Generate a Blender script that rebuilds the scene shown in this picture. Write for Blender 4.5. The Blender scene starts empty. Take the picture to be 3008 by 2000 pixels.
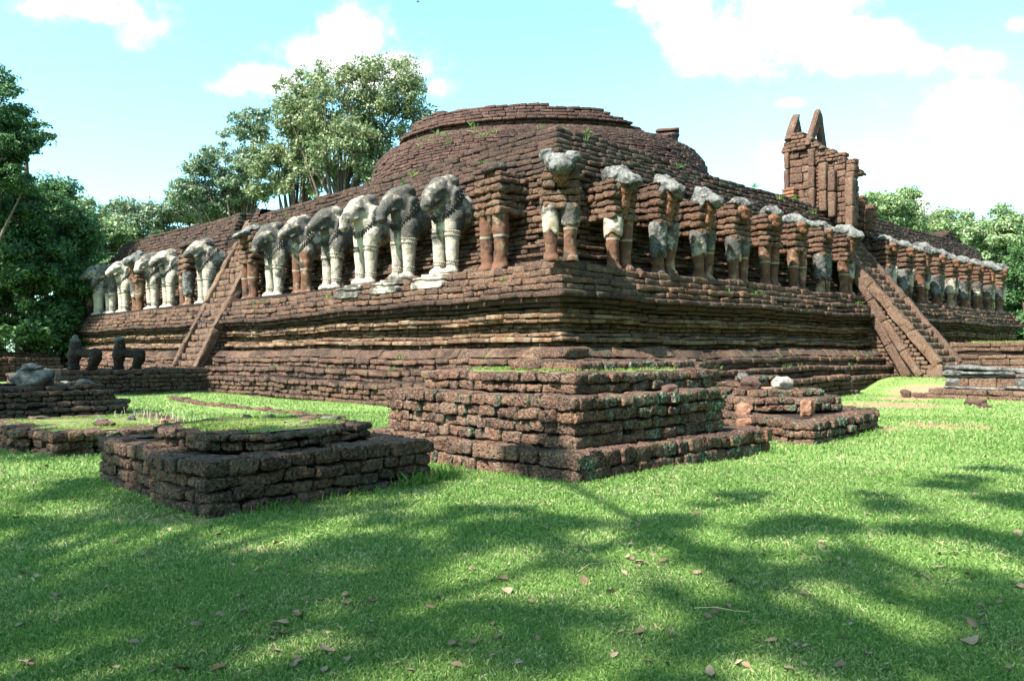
import bpy, math, random
import numpy as np
from mathutils import Matrix, Vector
random.seed(7); RNG = np.random.default_rng(11)
scene = bpy.context.scene
C = scene.collection
R = math.radians
SQ = math.sqrt(0.5)

# ---------------------------------------------------------------- camera
cam_d = bpy.data.cameras.new('camera'); cam = bpy.data.objects.new('camera', cam_d); C.objects.link(cam)
cam_d.sensor_width = 36; cam_d.lens = 2346.2/3008*36; cam_d.clip_start = .05; cam_d.clip_end = 3000
_y, _p, _r = -0.015636, 0.014597, -0.001893
_fw = Vector((math.sin(_y)*math.cos(_p), math.cos(_y)*math.cos(_p), math.sin(_p)))
_rt = Vector((math.cos(_y), -math.sin(_y), 0)); _up = _rt.cross(_fw)
_r2 = _rt*math.cos(_r)+_up*math.sin(_r); _u2 = -_rt*math.sin(_r)+_up*math.cos(_r)
CAM = Vector((-0.63872, -14.5582, 1.080))
cam.matrix_world = Matrix(((_r2.x, _u2.x, -_fw.x, CAM.x), (_r2.y, _u2.y, -_fw.y, CAM.y), (_r2.z, _u2.z, -_fw.z, CAM.z), (0, 0, 0, 1)))
scene.camera = cam

# ---------------------------------------------------------------- light
SUN_EL = R(52)
# the terrace is a square: u runs back-left along one face, v back-right along the other
_a = R(-1)
sun_h = Vector((-SQ*math.cos(_a)+SQ*math.sin(_a), -SQ*math.cos(_a)-SQ*math.sin(_a), 0))
SUN = Vector((sun_h.x*math.cos(SUN_EL), sun_h.y*math.cos(SUN_EL), math.sin(SUN_EL)))
ld = bpy.data.lights.new('sun', 'SUN'); ld.energy = 4.8; ld.angle = R(.6); ld.color = (1, .955, .87)
lo = bpy.data.objects.new('sun', ld); C.objects.link(lo); lo.rotation_euler = SUN.to_track_quat('Z', 'Y').to_euler()

scene.view_settings.view_transform = 'Standard'; scene.view_settings.look = 'None'
scene.view_settings.exposure = 2.0; scene.view_settings.gamma = 1

class NT:
    def __init__(s, tree): s.t = tree; s.n = tree.nodes; s.l = tree.links
    def put(s, sock, v):
        if v is None: return
        if hasattr(v, 'is_output') or isinstance(v, bpy.types.NodeSocket): s.l.new(v, sock)
        else: sock.default_value = v
    def math(s, op, a, b=None, c=None, clamp=False):
        n = s.n.new('ShaderNodeMath'); n.operation = op; n.use_clamp = clamp
        s.put(n.inputs[0], a); s.put(n.inputs[1], b); s.put(n.inputs[2], c); return n.outputs[0]
    def vmath(s, op, a, b=None):
        n = s.n.new('ShaderNodeVectorMath'); n.operation = op; s.put(n.inputs[0], a); s.put(n.inputs[1], b)
        return n.outputs['Value'] if op in ('DOT_PRODUCT', 'LENGTH') else n.outputs[0]
    def mix(s, f, a, b, mode='MIX'):
        n = s.n.new('ShaderNodeMix'); n.data_type = 'RGBA'; n.blend_type = mode
        s.put(n.inputs[0], f); s.put(n.inputs[6], a if not isinstance(a, tuple) else (*a[:3], 1)); s.put(n.inputs[7], b if not isinstance(b, tuple) else (*b[:3], 1)); return n.outputs[2]
    def noise(s, vec, scale, detail=3, rough=.55, out='Fac'):
        n = s.n.new('ShaderNodeTexNoise'); s.put(n.inputs['Vector'], vec); n.inputs['Scale'].default_value = scale
        n.inputs['Detail'].default_value = detail; n.inputs['Roughness'].default_value = rough; return n.outputs[out]
    def voro(s, vec, scale, feature='F1', out='Distance'):
        n = s.n.new('ShaderNodeTexVoronoi'); n.feature = feature; s.put(n.inputs['Vector'], vec); n.inputs['Scale'].default_value = scale
        return n.outputs[out]
    def ss(s, x, lo_, hi_, a=0., b=1.):
        n = s.n.new('ShaderNodeMapRange'); n.interpolation_type = 'SMOOTHSTEP'; n.clamp = True
        s.put(n.inputs[0], x); n.inputs[1].default_value = lo_; n.inputs[2].default_value = hi_; n.inputs[3].default_value = a; n.inputs[4].default_value = b
        return n.outputs[0]
    def attr(s, name): n = s.n.new('ShaderNodeAttribute'); n.attribute_name = name; return n.outputs['Fac']
    def bump(s, h, strength, dist, normal=None):
        n = s.n.new('ShaderNodeBump'); s.put(n.inputs['Height'], h); n.inputs['Strength'].default_value = strength; n.inputs['Distance'].default_value = dist
        if normal is not None: s.l.new(normal, n.inputs['Normal'])
        return n.outputs[0]

def px2dir(px, py): return ((px-1504)/2346-.0156, (1000-py)/2346+.0146)

w = bpy.data.worlds.new('World'); scene.world = w; w.use_nodes = True
T = NT(w.node_tree); T.n.clear()
sky = T.n.new('ShaderNodeTexSky'); sky.sky_type = 'NISHITA'; sky.sun_disc = False
sky.sun_elevation = SUN_EL; sky.sun_rotation = math.atan2(sun_h.x, sun_h.y)
sky.air_density = 1.0; sky.dust_density = 1.2; sky.ozone_density = .6
tc = T.n.new('ShaderNodeTexCoord'); sep = T.n.new('ShaderNodeSeparateXYZ'); T.l.new(tc.outputs['Generated'], sep.inputs[0])
ysafe = T.math('MAXIMUM', sep.outputs[1], .02)
SX = T.math('DIVIDE', sep.outputs[0], ysafe); SZ = T.math('DIVIDE', sep.outputs[2], ysafe)
nz1 = T.noise(tc.outputs['Generated'], 9, 7, .62); nz2 = T.noise(tc.outputs['Generated'], 34, 4, .6)
CLOUDS = [(200, -10, 260, 75), (385, 70, 85, 75), (430, 110, 40, 40), (330, 30, 120, 50),
 (1010, 95, 130, 95), (950, 150, 150, 90), (780, 225, 150, 55), (680, 245, 90, 35), (1150, 215, 190, 80), (1290, 250, 80, 40), (1080, 60, 60, 40),
 (2020, 30, 150, 110), (2180, 110, 200, 130), (2380, 120, 220, 120), (2330, 0, 240, 100), (2600, 120, 110, 70), (2560, 185, 230, 60), (2150, 170, 140, 80), (1850, 5, 60, 25), (2860, 185, 110, 42), (2700, 170, 80, 40),
 (2850, 310, 120, 70), (2760, 370, 100, 60), (2930, 410, 130, 65), (2980, 500, 90, 40), (2600, 440, 110, 42), (2480, 490, 110, 50), (2280, 470, 65, 40), (2660, 600, 110, 40), (2570, 300, 60, 28), (2330, 305, 60, 20), (2980, 80, 40, 30), (2700, 630, 130, 40)]
fld = None
for (px, py, rx, ry) in CLOUDS:
    cx, cz = px2dir(px, py)
    a = T.math('DIVIDE', T.math('SUBTRACT', SX, cx), rx/2346); b = T.math('DIVIDE', T.math('SUBTRACT', SZ, cz), ry/2346)
    d2 = T.math('ADD', T.math('MULTIPLY', a, a), T.math('MULTIPLY', b, b))
    g = T.math('DIVIDE', 1., T.math('ADD', 1., T.math('MULTIPLY', d2, T.math('MULTIPLY_ADD', d2, .35, .65))))
    if rx < 75: g = T.math('MULTIPLY', g, .68)
    fld = g if fld is None else T.math('MAXIMUM', fld, g)
fld = T.math('MINIMUM', fld, 1.3)
front = T.ss(sep.outputs[1], .05, .25)
f2 = T.math('ADD', T.math('MULTIPLY', fld, front), T.math('MULTIPLY', T.math('SUBTRACT', nz1, .5), 1.9))
f2 = T.math('ADD', f2, T.math('MULTIPLY', T.math('SUBTRACT', nz2, .5), .8))
cl = T.math('POWER', T.ss(f2, .29, .82), 1.2)
# scattered clouds over the rest of the sky
oth = T.math('MULTIPLY', T.ss(T.noise(tc.outputs['Generated'], 3.2, 6, .6), .56, .7), T.math('SUBTRACT', 1., front))
cl = T.math('MAXIMUM', cl, oth)
# thin veil towards the right-hand horizon
veil = T.math('MULTIPLY', T.math('MULTIPLY', T.ss(SX, -.1, .6), T.ss(SZ, .5, .12)), .32)
skyc = T.mix(1., sky.outputs[0], (.78, 1.17, 1.08), 'MULTIPLY')
skyc = T.mix(veil, skyc, (3.0, 4.4, 4.6))
ccol = T.mix(T.ss(T.math('ADD', f2, T.math('MULTIPLY', nz1, .5)), .7, 1.3), (2.2, 2.45, 2.65), (4.6, 4.6, 4.6))
skyc = T.mix(cl, skyc, ccol)
bg = T.n.new('ShaderNodeBackground'); T.l.new(skyc, bg.inputs[0]); bg.inputs[1].default_value = .115
wo = T.n.new('ShaderNodeOutputWorld'); T.l.new(bg.outputs[0], wo.inputs[0])

# ---------------------------------------------------------------- helpers
def uv(u, v, z=0.): return (SQ*(v-u), SQ*(u+v), z)
def sstep(x, a, b):
    t = np.clip((np.asarray(x, float)-a)/(b-a), 0, 1); return t*t*(3-2*t)
def vnoise(P, freq, seed=0):
    """value noise, three channels, -1..1"""
    Q = P*freq+seed*17.31; I = np.floor(Q).astype(np.int64); F = Q-I; F = F*F*(3-2*F)
    def h(ix, iy, iz, k):
        n = (ix*73856093) ^ (iy*19349663) ^ (iz*83492791) ^ (k*2654435761)
        n = (n ^ (n >> 13))*1274126177 & 0xffffffff
        n = n ^ (n >> 16); return (n & 0xffff)/32767.5-1
    out = np.zeros_like(P)
    for k in range(3):
        acc = 0
        for dx in (0, 1):
            wx = F[:, 0] if dx else 1-F[:, 0]
            for dy in (0, 1):
                wy = F[:, 1] if dy else 1-F[:, 1]
                for dz in (0, 1):
                    wz = F[:, 2] if dz else 1-F[:, 2]
                    acc = acc+wx*wy*wz*h(I[:, 0]+dx, I[:, 1]+dy, I[:, 2]+dz, k+seed*5)
        out[:, k] = acc
    return out
def make_mesh(name, V, F, mat=None, smooth=True, attrs=None):
    V = np.ascontiguousarray(V, dtype=np.float32); F = np.ascontiguousarray(F, dtype=np.int32); n = F.shape[1]
    me = bpy.data.meshes.new(name); me.vertices.add(len(V)); me.vertices.foreach_set('co', V.ravel())
    me.loops.add(F.size); me.loops.foreach_set('vertex_index', F.ravel())
    me.polygons.add(len(F)); me.polygons.foreach_set('loop_start', np.arange(0, F.size, n, dtype=np.int32))
    me.polygons.foreach_set('use_smooth', np.full(len(F), smooth, dtype=bool))
    for k, a in (attrs or {}).items():
        at = me.attributes.new(k, 'FLOAT', 'POINT'); at.data.foreach_set('value', np.ascontiguousarray(a, dtype=np.float32))
    me.update(); me.validate()
    if mat: me.materials.append(mat)
    return me
def obj(name, me, parent=None):
    o = bpy.data.objects.new(name, me); C.objects.link(o)
    if parent is not None: o.parent = parent
    return o
def empty(name, loc=(0, 0, 0), rz=0):
    o = bpy.data.objects.new(name, None); C.objects.link(o); o.location = loc; o.rotation_euler = (0, 0, rz); o.empty_display_size = .2; return o
def tag(o, label=None, cat=None, group=None, kind=None):
    if label: o['label'] = label
    if cat: o['category'] = cat
    if group: o['group'] = group
    if kind: o['kind'] = kind
    return o

def grid_template(xs, ys, zs, closed=False):
    """surface vertices/quads of a box with the given cuts (in -1..1); y=+1 is the outside face, y=-1 the hidden back (left open)"""
    idx = {}; V = []; F = []
    nx, ny, nz = len(xs), len(ys), len(zs)
    def vid(i, j, k):
        if (i, j, k) not in idx: idx[(i, j, k)] = len(V); V.append((xs[i], ys[j], zs[k]))
        return idx[(i, j, k)]
    for i in range(nx-1):
        for k in range(nz-1):
            F.append((vid(i+1, ny-1, k), vid(i, ny-1, k), vid(i, ny-1, k+1), vid(i+1, ny-1, k+1)))
            if closed: F.append((vid(i, 0, k), vid(i+1, 0, k), vid(i+1, 0, k+1), vid(i, 0, k+1)))
        for j in range(ny-1):
            F.append((vid(i, j, nz-1), vid(i+1, j, nz-1), vid(i+1, j+1, nz-1), vid(i, j+1, nz-1)))
            F.append((vid(i+1, j, 0), vid(i, j, 0), vid(i, j+1, 0), vid(i+1, j+1, 0)))
    for j in range(ny-1):
        for k in range(nz-1):
            F.append((vid(0, j+1, k), vid(0, j, k), vid(0, j, k+1), vid(0, j+1, k+1)))
            F.append((vid(nx-1, j, k), vid(nx-1, j+1, k), vid(nx-1, j+1, k+1), vid(nx-1, j, k+1)))
    return np.array(V, float), np.array(F)
LOD = {0: grid_template([-1, -.84, .84, 1], [-1, .7, 1], [-1, -.6, .6, 1]),
       1: grid_template([-1, -.9, -.62, -.2, .2, .62, .9, 1], [-1, 0, .6, .88, 1], [-1, -.8, -.3, .3, .8, 1]),
       2: grid_template([-1, -.94, -.8, -.55, -.3, -.05, .2, .45, .7, .88, .97, 1], [-1, -.4, .1, .5, .8, .94, 1], [-1, -.88, -.6, -.2, .2, .6, .88, 1])}
class Masonry:
    """collects rounded, worn blocks into one mesh"""
    def __init__(s, lod=0, rough=.012, rad=.035, nf=7.): s.B = []; s.lod = lod; s.rough = rough; s.rad = rad; s.nf = nf
    def block(s, c, t, n, L, D, H, tone=None, up=None, rad=None, taper=0.):
        """c: centre of OUTER face bottom; t: tangent; n: outward normal; L length D depth H height"""
        s.B.append((c, t, n, L, D, H, random.random() if tone is None else tone, up or (0, 0, 1), rad or s.rad, taper))
    def course(s, p0, p1, n, z0, z1, depth, lr=(.24, .5), joff=.012, jz=.006, gap=.010, zf=None, skip=0., ends=(0, 0), tone=None, rad=None, taper=0.):
        (x0, y0), (x1, y1) = p0, p1; L = math.hypot(x1-x0, y1-y0)
        if L < .03: return
        tx, ty = (x1-x0)/L, (y1-y0)/L; p = -random.random()*lr[0]*.6
        first = True
        while p < L:
            l = random.uniform(*lr); a = max(p, 0); b = min(p+l, L)
            if L-b < lr[0]*.45: b = L
            if b-a > .04 and random.random() >= skip:
                m = (a+b)/2; o = random.gauss(0, joff); dz = random.gauss(0, jz)
                x = x0+tx*m+n[0]*o; y = y0+ty*m+n[1]*o; zz = zf(x, y, z0) if zf else 0
                s.block((x, y, z0+zz+gap*.5), (tx, ty, 0), (n[0], n[1], 0), (b-a)-gap, depth+o, (z1-z0)-gap+dz, tone, rad=rad, taper=taper)
            p = b if b > p+l*.99 or b == L else p+l
            if b == L: break
    def build(s, name, mat, parent=None, post=None):
        if not s.B: return None
        TV, TF = LOD[s.lod]; n = len(s.B); m = len(TV)
        c = np.array([b[0] for b in s.B], float); t = np.array([b[1] for b in s.B], float); nn = np.array([b[2] for b in s.B], float)
        L = np.array([b[3] for b in s.B]); D = np.array([b[4] for b in s.B]); H = np.array([b[5] for b in s.B]); tone = np.array([b[6] for b in s.B]); up = np.array([b[7] for b in s.B], float)
        rad = np.array([b[8] for b in s.B]); tp = np.array([b[9] for b in s.B])
        half = np.stack([L, D, H], 1)/2; r = np.minimum(rad, half.min(1)*.75)
        P = TV[None]*half[:, None, :]
        inner = (half-r[:, None])[:, None, :]
        cl_ = np.clip(P, -inner, inner); d = P-cl_; ln = np.linalg.norm(d, axis=2, keepdims=True); P = np.where(ln > 1e-9, cl_+d/np.maximum(ln, 1e-9)*r[:, None, None], P)
        # slope the outer face of splayed courses
        P[:, :, 1] -= tp[:, None]*(P[:, :, 2]/np.maximum(half[:, 2:3], 1e-6)+1)*.5*(P[:, :, 1] > 0)
        # uneven block: small tilt and bulge
        rr = RNG.normal(0, 1, (n, 4))
        P[:, :, 2] += P[:, :, 0]*rr[:, 0:1]*.018+P[:, :, 1]*rr[:, 1:2]*.012
        P[:, :, 1] += P[:, :, 0]*rr[:, 2:3]*.02
        W = (c[:, None, :]+nn[:, None, :]*(P[:, :, 1:2]-half[:, 1][:, None, None])+t[:, None, :]*P[:, :, 0:1]+up[:, None, :]*(P[:, :, 2:3]+half[:, 2][:, None, None]))
        W = W.reshape(-1, 3)
        if s.rough:
            off = np.repeat(RNG.uniform(-50, 50, (n, 3)), m, 0)
            W = W+vnoise(W+off*.13, s.nf, 1)*s.rough+vnoise(W, s.nf*2.7, 2)*s.rough*.55
            if s.lod == 2: W = W+vnoise(W, s.nf*7, 3)*s.rough*.45
        if post is not None: W = post(W)
        F = (TF[None]+(np.arange(n)*m)[:, None, None]).reshape(-1, 4)
        me = make_mesh(name, W, F, mat, attrs={'tone': np.repeat(tone, m)})
        return obj(name, me, parent)
def uvseg(m, u0, v0, u1, v1, nrm, z0, z1, depth, **k):
    """course from (u0,v0) to (u1,v1) in terrace coordinates; nrm in (u,v)"""
    a = uv(u0, v0); b = uv(u1, v1); n = uv(*nrm); ln = math.hypot(n[0], n[1])
    m.course((a[0], a[1]), (b[0], b[1]), (n[0]/ln, n[1]/ln), z0, z1, depth, **k)
def prism(name, pts, z0, z1, mat, parent=None, top_noise=0., cuts=0):
    """extruded footprint, pts in uv, anticlockwise seen from above or not"""
    n = len(pts); V = [uv(p[0], p[1], z0) for p in pts]+[uv(p[0], p[1], z1) for p in pts]
    F = [(i, (i+1) % n, (i+1) % n+n, i+n) for i in range(n)]
    me = bpy.data.meshes.new(name); me.from_pydata(V, [], F+[tuple(range(n-1, -1, -1)), tuple(range(n, 2*n))]); me.materials.append(mat)
    import bmesh
    bm = bmesh.new(); bm.from_mesh(me); bmesh.ops.recalc_face_normals(bm, faces=bm.faces); bm.to_mesh(me); bm.free()
    return obj(name, me, parent)
def boxes_mesh(name, boxes, mat, parent=None):
    """axis-in-uv boxes [(u0,u1,v0,v1,z0,z1)] in one mesh"""
    V = []; F = []
    for (u0, u1, v0, v1, z0, z1) in boxes:
        b = len(V)
        for z in (z0, z1):
            for (a, c_) in ((u0, v0), (u1, v0), (u1, v1), (u0, v1)): V.append(uv(a, c_, z))
        F += [(b, b+1, b+5, b+4), (b+1, b+2, b+6, b+5), (b+2, b+3, b+7, b+6), (b+3, b, b+4, b+7), (b+4, b+5, b+6, b+7), (b+3, b+2, b+1, b)]
    import bmesh
    me = make_mesh(name, np.array(V), np.array(F), mat, smooth=False)
    bm = bmesh.new(); bm.from_mesh(me); bmesh.ops.recalc_face_normals(bm, faces=bm.faces); bm.to_mesh(me); bm.free()
    return obj(name, me, parent)

def ground_h(x, y):
    u = SQ*(y-x); v = SQ*(x+y)
    h = .38*sstep(v, 9.4, 12.4)*(1-sstep(-u, 9, 14))
    h = h+.02*np.sin(x*.9+1)*np.cos(y*.7)+.012*np.sin(x*2.3+y*1.7)
    return h

# ---------------------------------------------------------------- materials
def new_mat(name):
    m = bpy.data.materials.new(name); m.use_nodes = True; t = NT(m.node_tree); t.n.clear()
    out = t.n.new('ShaderNodeOutputMaterial'); p = t.n.new('ShaderNodeBsdfPrincipled'); t.l.new(p.outputs[0], out.inputs[0])
    p.inputs['Roughness'].default_value = .9; p.inputs['Specular IOR Level'].default_value = .15
    return m, t, p, out
def laterite(name, fresh=(.115, .060, .038), mid=(.055, .034, .027), dark=(.010, .0085, .008), pale=(.17, .125, .09), dark_amt=.5, pale_amt=.3, moss=.4, scale=1., plaster=0.):
    m, t, p, out = new_mat(name)
    g = t.n.new('ShaderNodeNewGeometry'); pos = g.outputs['Position']; nrm = g.outputs['Normal']
    tone = t.attr('tone')
    n1 = t.noise(pos, 1.1*scale, 5, .6); n2 = t.noise(pos, 9*scale, 5, .65); n3 = t.noise(pos, 38*scale, 4, .7)
    vs = t.voro(pos, 42*scale); vb = t.voro(pos, 17*scale)
    c = t.mix(t.ss(t.math('ADD', t.math('MULTIPLY', tone, .55), t.math('MULTIPLY', n2, .6)), .35, .85), mid, fresh)
    c = t.mix(t.math('MULTIPLY', t.ss(n3, .5, .66), .7), c, tuple(min(1, x*2.1) for x in fresh)); c = t.mix(t.math('MULTIPLY', t.ss(n3, .5, .38), .55), c, dark)
    # pale weathered skin
    c = t.mix(t.math('MULTIPLY', t.ss(t.math('ADD', t.noise(pos, 3.1, 6, .7), t.math('MULTIPLY', tone, .12)), .55, .72), pale_amt), c, pale)
    # black crust: grows on upper sides and edges
    sepn = t.n.new('ShaderNodeSeparateXYZ'); t.l.new(nrm, sepn.inputs[0])
    topf = t.ss(sepn.outputs[2], -.1, .75)
    cr = t.math('ADD', t.math('MULTIPLY', t.math('SUBTRACT', t.noise(pos, .38, 3), .5), .55), 0.)
    cr = t.math('ADD', cr, t.math('ADD', t.math('MULTIPLY', topf, .2), t.math('ADD', t.math('MULTIPLY', n1, .55), t.math('ADD', t.math('MULTIPLY', n2, .45), t.math('MULTIPLY', tone, .14)))))
    c = t.mix(t.math('MULTIPLY', t.ss(cr, .98-dark_amt*.5, 1.28-dark_amt*.5), .88), c, dark)
    # pits
    pit = t.ss(vs, .05, .38, 1., 0.); pit2 = t.ss(vb, .05, .3, 1., 0.)
    pm = t.math('MULTIPLY', pit, t.ss(n2, .4, .6))
    c = t.mix(t.math('MULTIPLY', pm, .7), c, (.008, .005, .004)); c = t.mix(t.math('MULTIPLY', pit2, .45), c, (.012, .008, .007))
    # grey-green lichen on the side turned away from the sun
    away = t.vmath('DOT_PRODUCT', nrm, (SQ, -SQ, 0.))
    lm = t.math('MULTIPLY', t.ss(away, .3, .7), t.ss(t.noise(pos, 6.5, 5, .7), .46, .58))
    lm = t.math('MULTIPLY', lm, t.ss(t.noise(pos, .8, 2), .38, .55))
    c = t.mix(t.math('MULTIPLY', lm, moss), c, t.mix(t.ss(t.noise(pos, 30, 3), .45, .6), (.04, .06, .035), (.20, .24, .175)))
    if plaster:
        sp = t.n.new('ShaderNodeSeparateXYZ'); t.l.new(pos, sp.inputs[0])
        pl = t.ss(t.noise(pos, 2.3, 5, .65), .58, .64)
        c = t.mix(t.math('MULTIPLY', pl, plaster), c, t.mix(n3, (.05, .048, .044), (.2, .175, .14)))
    t.put(p.inputs['Base Color'], c)
    hgt = t.math('ADD', t.math('MULTIPLY', n2, .9), t.math('ADD', t.math('MULTIPLY', n3, .45), t.math('MULTIPLY', t.math('ADD', pit, pit2), -.4)))
    t.put(p.inputs['Normal'], t.bump(hgt, 1., .045))
    return m
M_lat = laterite('laterite')
M_latT = laterite('terrace_laterite', fresh=(.125, .066, .042), mid=(.062, .039, .031), dark_amt=.68, pale_amt=.4, moss=.25)
M_dado = laterite('dado_laterite', fresh=(.14, .075, .042), mid=(.075, .046, .032), dark_amt=.42, pale=(.26, .19, .125), pale_amt=.7, moss=.2, plaster=.35)
M_par = laterite('parapet_laterite', fresh=(.07, .038, .028), mid=(.04, .027, .022), dark_amt=.7, pale_amt=.2, moss=.3)
M_stupa = laterite('stupa_laterite', fresh=(.09, .046, .036), mid=(.052, .031, .027), dark_amt=.6, pale_amt=.3, moss=.1)
M_plinth = laterite('plinth_laterite', fresh=(.125, .066, .042), mid=(.062, .038, .029), dark_amt=.62, pale_amt=.5, moss=1.)
M_shaded = laterite('shaded_laterite', fresh=(.10, .058, .038), mid=(.055, .034, .026), dark_amt=.6, pale_amt=.15, moss=.3)  # darker laterite: tree shade on these plinths partly put into the colour
M_red = laterite('red_laterite', fresh=(.22, .095, .048), mid=(.14, .064, .038), dark_amt=.3, pale=(.26, .19, .13), pale_amt=.3, moss=.15)
M_tower = laterite('gateway_laterite', fresh=(.125, .068, .044), mid=(.075, .044, .033), dark_amt=.5, pale_amt=.4, moss=.1)
M_stair = laterite('stair_laterite', fresh=(.13, .076, .05), mid=(.085, .052, .038), dark_amt=.5, pale_amt=.5, moss=.1)
m, t, p, out = new_mat('mortar_core'); g = t.n.new('ShaderNodeNewGeometry')
t.put(p.inputs['Base Color'], t.mix(t.noise(g.outputs['Position'], 6, 4), (.010, .007, .006), (.035, .022, .016))); t.put(p.inputs['Normal'], t.bump(t.noise(g.outputs['Position'], 12, 5), .8, .05)); M_core = m

def plaster_mat(name, grey=.5):
    m, t, p, out = new_mat(name)
    tc = t.n.new('ShaderNodeTexCoord'); ob = tc.outputs['Object']; oi = t.n.new('ShaderNodeObjectInfo')
    sp = t.n.new('ShaderNodeSeparateXYZ'); t.l.new(ob, sp.inputs[0])
    sh = t.n.new('ShaderNodeVectorMath'); sh.operation = 'ADD'; t.l.new(ob, sh.inputs[0])
    cmb = t.n.new('ShaderNodeCombineXYZ'); t.put(cmb.inputs[0], t.math('MULTIPLY', oi.outputs['Random'], 37.)); t.put(cmb.inputs[1], t.math('MULTIPLY', oi.outputs['Random'], 91.)); t.l.new(cmb.outputs[0], sh.inputs[1])
    pos = sh.outputs[0]
    n1 = t.noise(pos, 2.6, 5, .6); n2 = t.noise(pos, 9, 6, .7); n3 = t.noise(pos, 40, 3, .6)
    c = t.mix(n2, (.24, .205, .16), (.42, .365, .305))
    c = t.mix(t.math('MULTIPLY', t.ss(t.noise(pos, 4.3, 4), .56, .7), .5), c, (.27, .15, .08))
    hz = t.ss(sp.outputs[2], .45, 1.3)
    lich = t.math('ADD', t.math('ADD', t.math('MULTIPLY', hz, .26), t.math('MULTIPLY', n1, 1.0)), t.math('ADD', t.math('MULTIPLY', n2, .55), t.math('MULTIPLY', t.math('SUBTRACT', oi.outputs['Random'], .5), .26)))
    c = t.mix(t.math('MULTIPLY', t.ss(lich, 1.0-grey*.42, 1.22-grey*.42), .93), c, t.mix(t.ss(t.math('ADD', n3, t.math('MULTIPLY', n2, .6)), .62, 1.0), (.012, .0118, .0115), (.062, .061, .057)))
    c = t.mix(t.math('MULTIPLY', t.ss(t.noise(pos, 11, 5, .7), .6, .7), .45), c, (.03, .03, .028))
    t.put(p.inputs['Base Color'], c)
    t.put(p.inputs['Normal'], t.bump(t.math('ADD', n2, t.math('MULTIPLY', n3, .4)), .55, .03))
    return m
M_plast = plaster_mat('weathered_plaster', .40)
M_cap = plaster_mat('grey_cap_plaster', 1.15)
# cap plaster: pale grey with dark lichen
m, t, p, out = new_mat('grey_lichen_plaster')
tc = t.n.new('ShaderNodeTexCoord'); ob = tc.outputs['Object']; oi = t.n.new('ShaderNodeObjectInfo')
va = t.vmath('ADD', ob, t.vmath('MULTIPLY', (31., 57., 13.), oi.outputs['Random']))
n1 = t.noise(va, 3.2, 5, .62); n2 = t.noise(va, 14, 5, .65)
c = t.mix(t.ss(n1, .38, .62), (.13, .127, .12), (.035, .035, .033)); c = t.mix(t.ss(n2, .5, .7), c, (.21, .2, .18)); c = t.mix(t.math('MULTIPLY', t.ss(t.noise(va, 6, 3), .6, .68), .6), c, (.03, .03, .03))
t.put(p.inputs['Base Color'], c); t.put(p.inputs['Normal'], t.bump(t.math('ADD', n1, n2), .7, .04)); M_cap = m
def leg_lat(name):
    m, t, p, out = new_mat(name)
    tc = t.n.new('ShaderNodeTexCoord'); ob = tc.outputs['Object']; oi = t.n.new('ShaderNodeObjectInfo')
    va = t.vmath('ADD', ob, t.vmath('MULTIPLY', (11., 27., 43.), oi.outputs['Random']))
    sp = t.n.new('ShaderNodeSeparateXYZ'); t.l.new(ob, sp.inputs[0])
    n1 = t.noise(va, 2.2, 5, .6); n2 = t.noise(va, 16, 5, .7); vs = t.ss(t.voro(va, 30), .05, .3, 1., 0.)
    c = t.mix(n2, (.062, .031, .021), (.145, .069, .042)); c = t.mix(t.ss(n1, .5, .66), c, (.24, .17, .11)); c = t.mix(t.ss(t.noise(va, 4.1, 4), .54, .66), c, (.035, .026, .021))
    c = t.mix(t.math('MULTIPLY', vs, .65), c, (.02, .013, .01))
    jn = t.math('ABSOLUTE', t.math('SUBTRACT', sp.outputs[2], t.math('ADD', .62, t.math('MULTIPLY', n1, .05))))
    c = t.mix(t.math('MULTIPLY', t.ss(jn, .012, .03, 1., 0.), .8), c, (.27, .23, .18))
    t.put(p.inputs['Base Color'], c); t.put(p.inputs['Normal'], t.bump(t.math('SUBTRACT', n2, vs), .8, .02)); return m
M_leg = leg_lat('leg_laterite')
def rock_mat(name, a, b, d=(.04, .035, .03)):
    m, t, p, out = new_mat(name); g = t.n.new('ShaderNodeNewGeometry'); pos = g.outputs['Position']
    n1 = t.noise(pos, 7, 5, .65); n2 = t.noise(pos, 35, 4, .65)
    c = t.mix(t.ss(n1, .35, .65), a, b); c = t.mix(t.math('MULTIPLY', t.ss(n2, .5, .68), .8), c, d)
    t.put(p.inputs['Base Color'], c); t.put(p.inputs['Normal'], t.bump(t.math('ADD', n1, n2), .8, .03)); return m
M_rwhite = rock_mat('pale_rock', (.32, .29, .25), (.17, .15, .13)); M_rbrown = rock_mat('brown_rock', (.09, .05, .038), (.05, .03, .025)); M_rgrey = rock_mat('grey_rock', (.12, .115, .105), (.045, .043, .04)); M_rpink = rock_mat('salmon_rock', (.25, .13, .085), (.16, .08, .05), (.07, .04, .03))

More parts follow.
